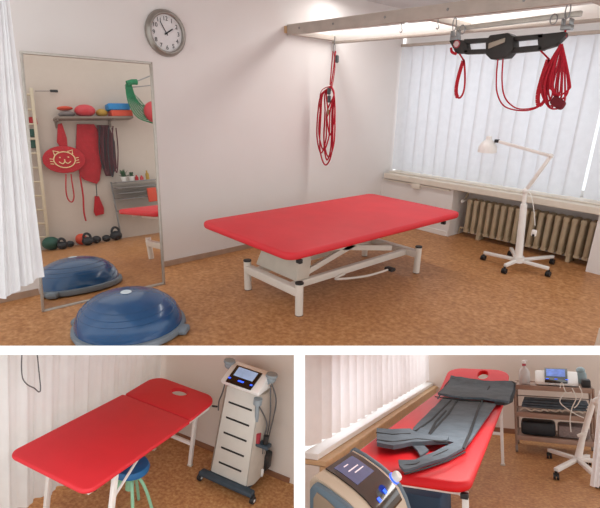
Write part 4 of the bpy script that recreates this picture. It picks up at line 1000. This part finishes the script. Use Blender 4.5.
m_ = MB(); m_.tube([Q(.0, .0, z1_ - .10), Q(cw, .0, z1_ - .10)], .006, 8); m_.tube([Q(0, cdp, z1_ - .08), Q(cw, cdp, z1_ - .08)], .006, 8); m_.tube([Q(0, 0, z1_ - .08), Q(0, cdp, z1_ - .08)], .006, 8); t.part('guard_rail', m_, M_steel)
# on the cart
zt1 = z1_ + .0145
# bottle
q = Q(cw * .13, .14, zt1)
t = Thing('spray_bottle', 'clear plastic bottle with red neck and white cap on the trolley', 'bottle', 'R', q)
m_ = MB(); m_.lathe([(0, 0), (.054, 0), (.058, .01), (.058, .12), (.04, .16), (.02, .175), (.02, .19), (0, .19)], q, n=28); t.part('bottle_body', m_, M_clear)
m_ = MB(); m_.lathe([(0, .19), (.02, .19), (.02, .215), (0, .215)], q, n=20); t.part('neck', m_, mat('bottle_red', '#a83a44', .5))
m_ = MB(); m_.lathe([(0, .215), (.02, .216), (.022, .245), (.012, .25), (0, .25)], q, n=20); m_.obox(q + Vector((.012, -.0, .245)), (.05, .018, .02), None, .004); t.part('cap', m_, M_devw)
# device on cart
qd = Q(cw * .55, .17, zt1)
t = Thing('therapy_console', 'small white therapy console with black tilted touchscreen on the trolley', 'medical device', 'R', qd)
W_ = cw * .205
m_ = MB(); prf = [(-.12, 0), (.12, 0), (.12, .13), (.06, .14), (-.12, .03)]
m_.prism([qd + cx_ * (-W_ * 1.35) + cy_ * a_ + Vector((0, 0, b_)) for a_, b_ in prf], cx_ * W_ * 2.75, .018); t.part('casing', m_, M_devw)
n2 = Vector((0, 0, 1)) * .855 - cy_ * .52
def E_(u, f, off=.003): return qd + cx_ * u + cy_ * (-.12 + .18 * f) + Vector((0, 0, .03 + .11 * f)) + n2 * off
m_ = MB(); m_.prism([E_(-W_ * .72, -.02), E_(W_ * .72, -.02), E_(W_ * .78, 1.12), E_(-W_ * .72, 1.12)], n2 * .014, .003); pb_ = t.part('touch_panel', m_, M_glossb)
m_ = MB(); m_.prism([E_(-W_ * .6, .42, .0175), E_(W_ * .6, .42, .0175), E_(W_ * .62, 1.03, .0175), E_(-W_ * .6, 1.03, .0175)], n2 * .001); t.part('screen', m_, mat('lit_screen_blue', '#5c78c4', .2, emit=.35, var=.25, scale=14), pb_)
m_ = MB()
for u in (-.55, 0, .68): m_.obox(E_(W_ * u, .2, .019), (.03, .014, .004), Rcart, .002)
t.part('button', m_, M_bled, pb_)
q = Q(cw * .90, .30, zt1); m_ = MB(); m_.obox(q + Vector((0, 0, .07)), (.09, .08, .14), Rcart, .03); m_.ball(q + Vector((-.01, 0, .15)), .045, .8, 16); solo('applicator_case', m_, mat('pale_teal_plastic', '#8fa4ab', .5), 'R', 'pale blue-grey rounded applicator case behind the console', 'case')
q = Q(cw * .925, .09, zt1); m_ = MB(); m_.obox(q + Vector((0, 0, .04)), (.085, .14, .08), Rcart, .015); solo('black_case', m_, M_black, 'R', 'small black case at right end of trolley top', 'case')
# middle shelf: folded grey pads and hoses
q = Q(cw * .5, .18, z2_ + .006)
for k in range(3):
    m_ = MB(); m_.obox(q + Vector((0, .01 * k, .062 + k * .026)) + cx_ * (.01 * k), (cw * .84, .26 - .01 * k, .022), Rcart, .009); solo('folded_pad', m_, M_dark, 'R', ('lowest', 'middle', 'topmost')[k] + ' of the folded dark grey pads on the trolley middle shelf', 'pad', 'folded pads on the trolley')
t = Thing('white_hoses', 'tangle of pale hoses along the front of the trolley middle shelf', 'hose', 'R', Q(cw * .5, .03, z2_ + .01))
for k in range(6):
    m_ = MB(); pts = [Q(cw * (.08 + .17 * k + random.uniform(-.04, .04) + .045 * i), .02 + random.uniform(-.0, .02), z2_ + .028 + .028 * (i % 2) * random.uniform(.4, 1) + .004 * k) for i in range(5)]; m_.tube(spline(pts), .009, 6); t.part('hose', m_, mat('pale_hose', '#c9bcae', .6))
t = Thing('white_cables', 'white cables draped from console over the front of the trolley', 'cable', 'R', Q(cw * .8, -.02, z2_))
for pts in ([(560, 388), (562, 383), (566, 392), (572, 392)], [(572, 388), (576, 398), (572, 408), (570, 420), (571, 432)], [(579, 386), (582, 394), (578, 404), (574, 408)], [(565, 392), (560, 402), (572, 412), (584, 418)]):
    m_ = MB(); m_.tube(spline([on('R', *p, 1, p0.y - .04) for p in pts]), .006, 6); t.part('cable', m_, M_cablew)
# bottom shelf
q = Q(cw * .29, .17, z3_ + .006); m_ = MB(); m_.obox(q + Vector((0, 0, .075)), (cw * .46, .24, .14), Rcart, .03); solo('black_bag', m_, M_rubber, 'R', 'black bag on the trolley bottom shelf at left', 'bag')
q = Q(cw * .75, .17, z3_ + .006); m_ = MB(); m_.obox(q + Vector((0, 0, .07)), (cw * .40, .24, .13), Rcart, .03); solo('grey_mesh_basket', m_, mat('warm_grey_mesh', '#8d7f7c', .7, var=.15, scale=50), 'R', 'grey mesh basket on the trolley bottom shelf at right', 'basket')
# ---- stand with castor feet
hb = on('R', 577.5, 459, 2, .10)
t = Thing('wheeled_stand', 'white wheeled stand base with upright pole in front of the trolley', 'stand', 'R', (hb.x, hb.y, 0))
for (px, py) in ((549, 450), (556, 470), (598, 478), (604, 462), (588, 456)):
    e = on('R', px, py, 2, .085); m_ = MB(); m_.bar((hb.x, hb.y, .10), (e.x, e.y, .085), .045, .035, .006); l = t.part('base_arm', m_, M_wenam)
    c_ = MB(); p_ = Vector((e.x, e.y, 0)); c_.lathe([(.03, 0), (.03, .02)], p_ + Vector((-.024, 0, .031)), (1, 0, 0), 16); c_.lathe([(.03, 0), (.03, .02)], p_ + Vector((.004, 0, .031)), (1, 0, 0), 16); c_.tube([p_ + Vector((0, 0, .031)), p_ + Vector((0, 0, .075))], .013, 8)
    t.part('caster', c_, M_black, l)
tp = on('R', 594, 400, 1, hb.y - .02); m_ = MB(); m_.tube([(hb.x, hb.y, .09), (hb.x + (tp.x - hb.x) * .3, hb.y, tp.z * .3 + .09), (tp.x, hb.y, tp.z)], [.035, .027, .025], 16); t.part('pole', m_, M_wenam)
m_ = MB(); q = on('R', 582, 434, 1, hb.y - .08); m_.obox(q, (.09, .03, .025), Matrix.Rotation(-.5, 3, 'Y'), .006); t.part('lever', m_, M_wenam)
q = on('R', 599, 402, 1, 5.0); m_ = MB(); m_.ball(q, .055, .8, 20); m_.tube([q, q + Vector((.02, .0, .09))], .02, 10); solo('lamp_head', m_, M_wenam, 'R', 'white rounded lamp head at the far right beside trolley', 'lamp')
# ---- curtain at far right
KY = 4.4
tp_ = [on('R', q, 370, 1, KY) for q in (603, 640)]; bt_ = [on('R', 590, 486, 1, KY), on('R', 640, 490, 1, KY)]
tp2 = [on('R', 604, 380, 1, KY), on('R', 640, 380, 1, KY)]
solo('sheer_curtain', cloth([on('R', 603, 358, 1, KY), on('R', 650, 358, 1, KY)], bt_, .025, 4, 60, 16, (0, 1, 0), 2.0), M_sheer, 'R', 'pale curtain edge hanging at the far right beside the trolley', 'curtain')

# ============================================================ light
w = bpy.data.worlds.new('world'); sc.world = w; w.use_nodes = True
bg = w.node_tree.nodes['Background']; bg.inputs['Color'].default_value = (1.0, .99, .98, 1); bg.inputs['Strength'].default_value = 1.05
def area(name, room, loc, target, sx, sy, power, col=(1, 1, 1)):
    l = bpy.data.lights.new(name, 'AREA'); l.shape = 'RECTANGLE'; l.size = sx; l.size_y = sy; l.energy = power; l.color = col
    o = bpy.data.objects.new(name, l); COL.objects.link(o)
    d = (Vector(target) - Vector(loc)).normalized()
    o.matrix_world = ROOM[room] @ (Matrix.Translation(loc) @ d.to_track_quat('-Z', 'Y').to_matrix().to_4x4())
    return o
area('fill_light_upper_room', 'T', (-2.7, 3.75, 2.44), (-2.7, 3.7, 0), 2.2, .3, 17, (1, .98, .96))  # added lamp out of view, brightens the rear beam and shades under the table
n_ = (camray(0, 350, 1) - camray(0, 350, 2)).cross(camray(0, 350, 2) - camray(600, 350, 2)).normalized()
if n_.z > 0: n_ = -n_
for nm_, px_, pw_, dp_ in (('fill_light_left_room', 150, 9, 1.9), ('fill_light_right_room', 500, 7, 2.75)):  # added fill lamps, unseen edge-on under the upper partition, to brighten the lower rooms
    c_ = camray(px_, 354, dp_) + n_ * .02
    area(nm_, 'T', c_, c_ + n_, .9, .5, pw_, (1, .98, .95))
area('window_daylight', 'T', (-2.2, 5.6, 1.5), (-2.2, 3.0, .6), 3.6, 1.6, 14, (.93, .97, 1))
area('window_daylight_right_room', 'R', (WXR - .30, 4.5, .9), (0, 4.5, .85), 3.5, .6, 14, (.97, .98, 1))
sc.view_settings.view_transform = 'Standard'; sc.view_settings.look = 'None'; sc.view_settings.gamma = 1; sc.view_settings.exposure = .42
sc.view_settings.use_curve_mapping = False
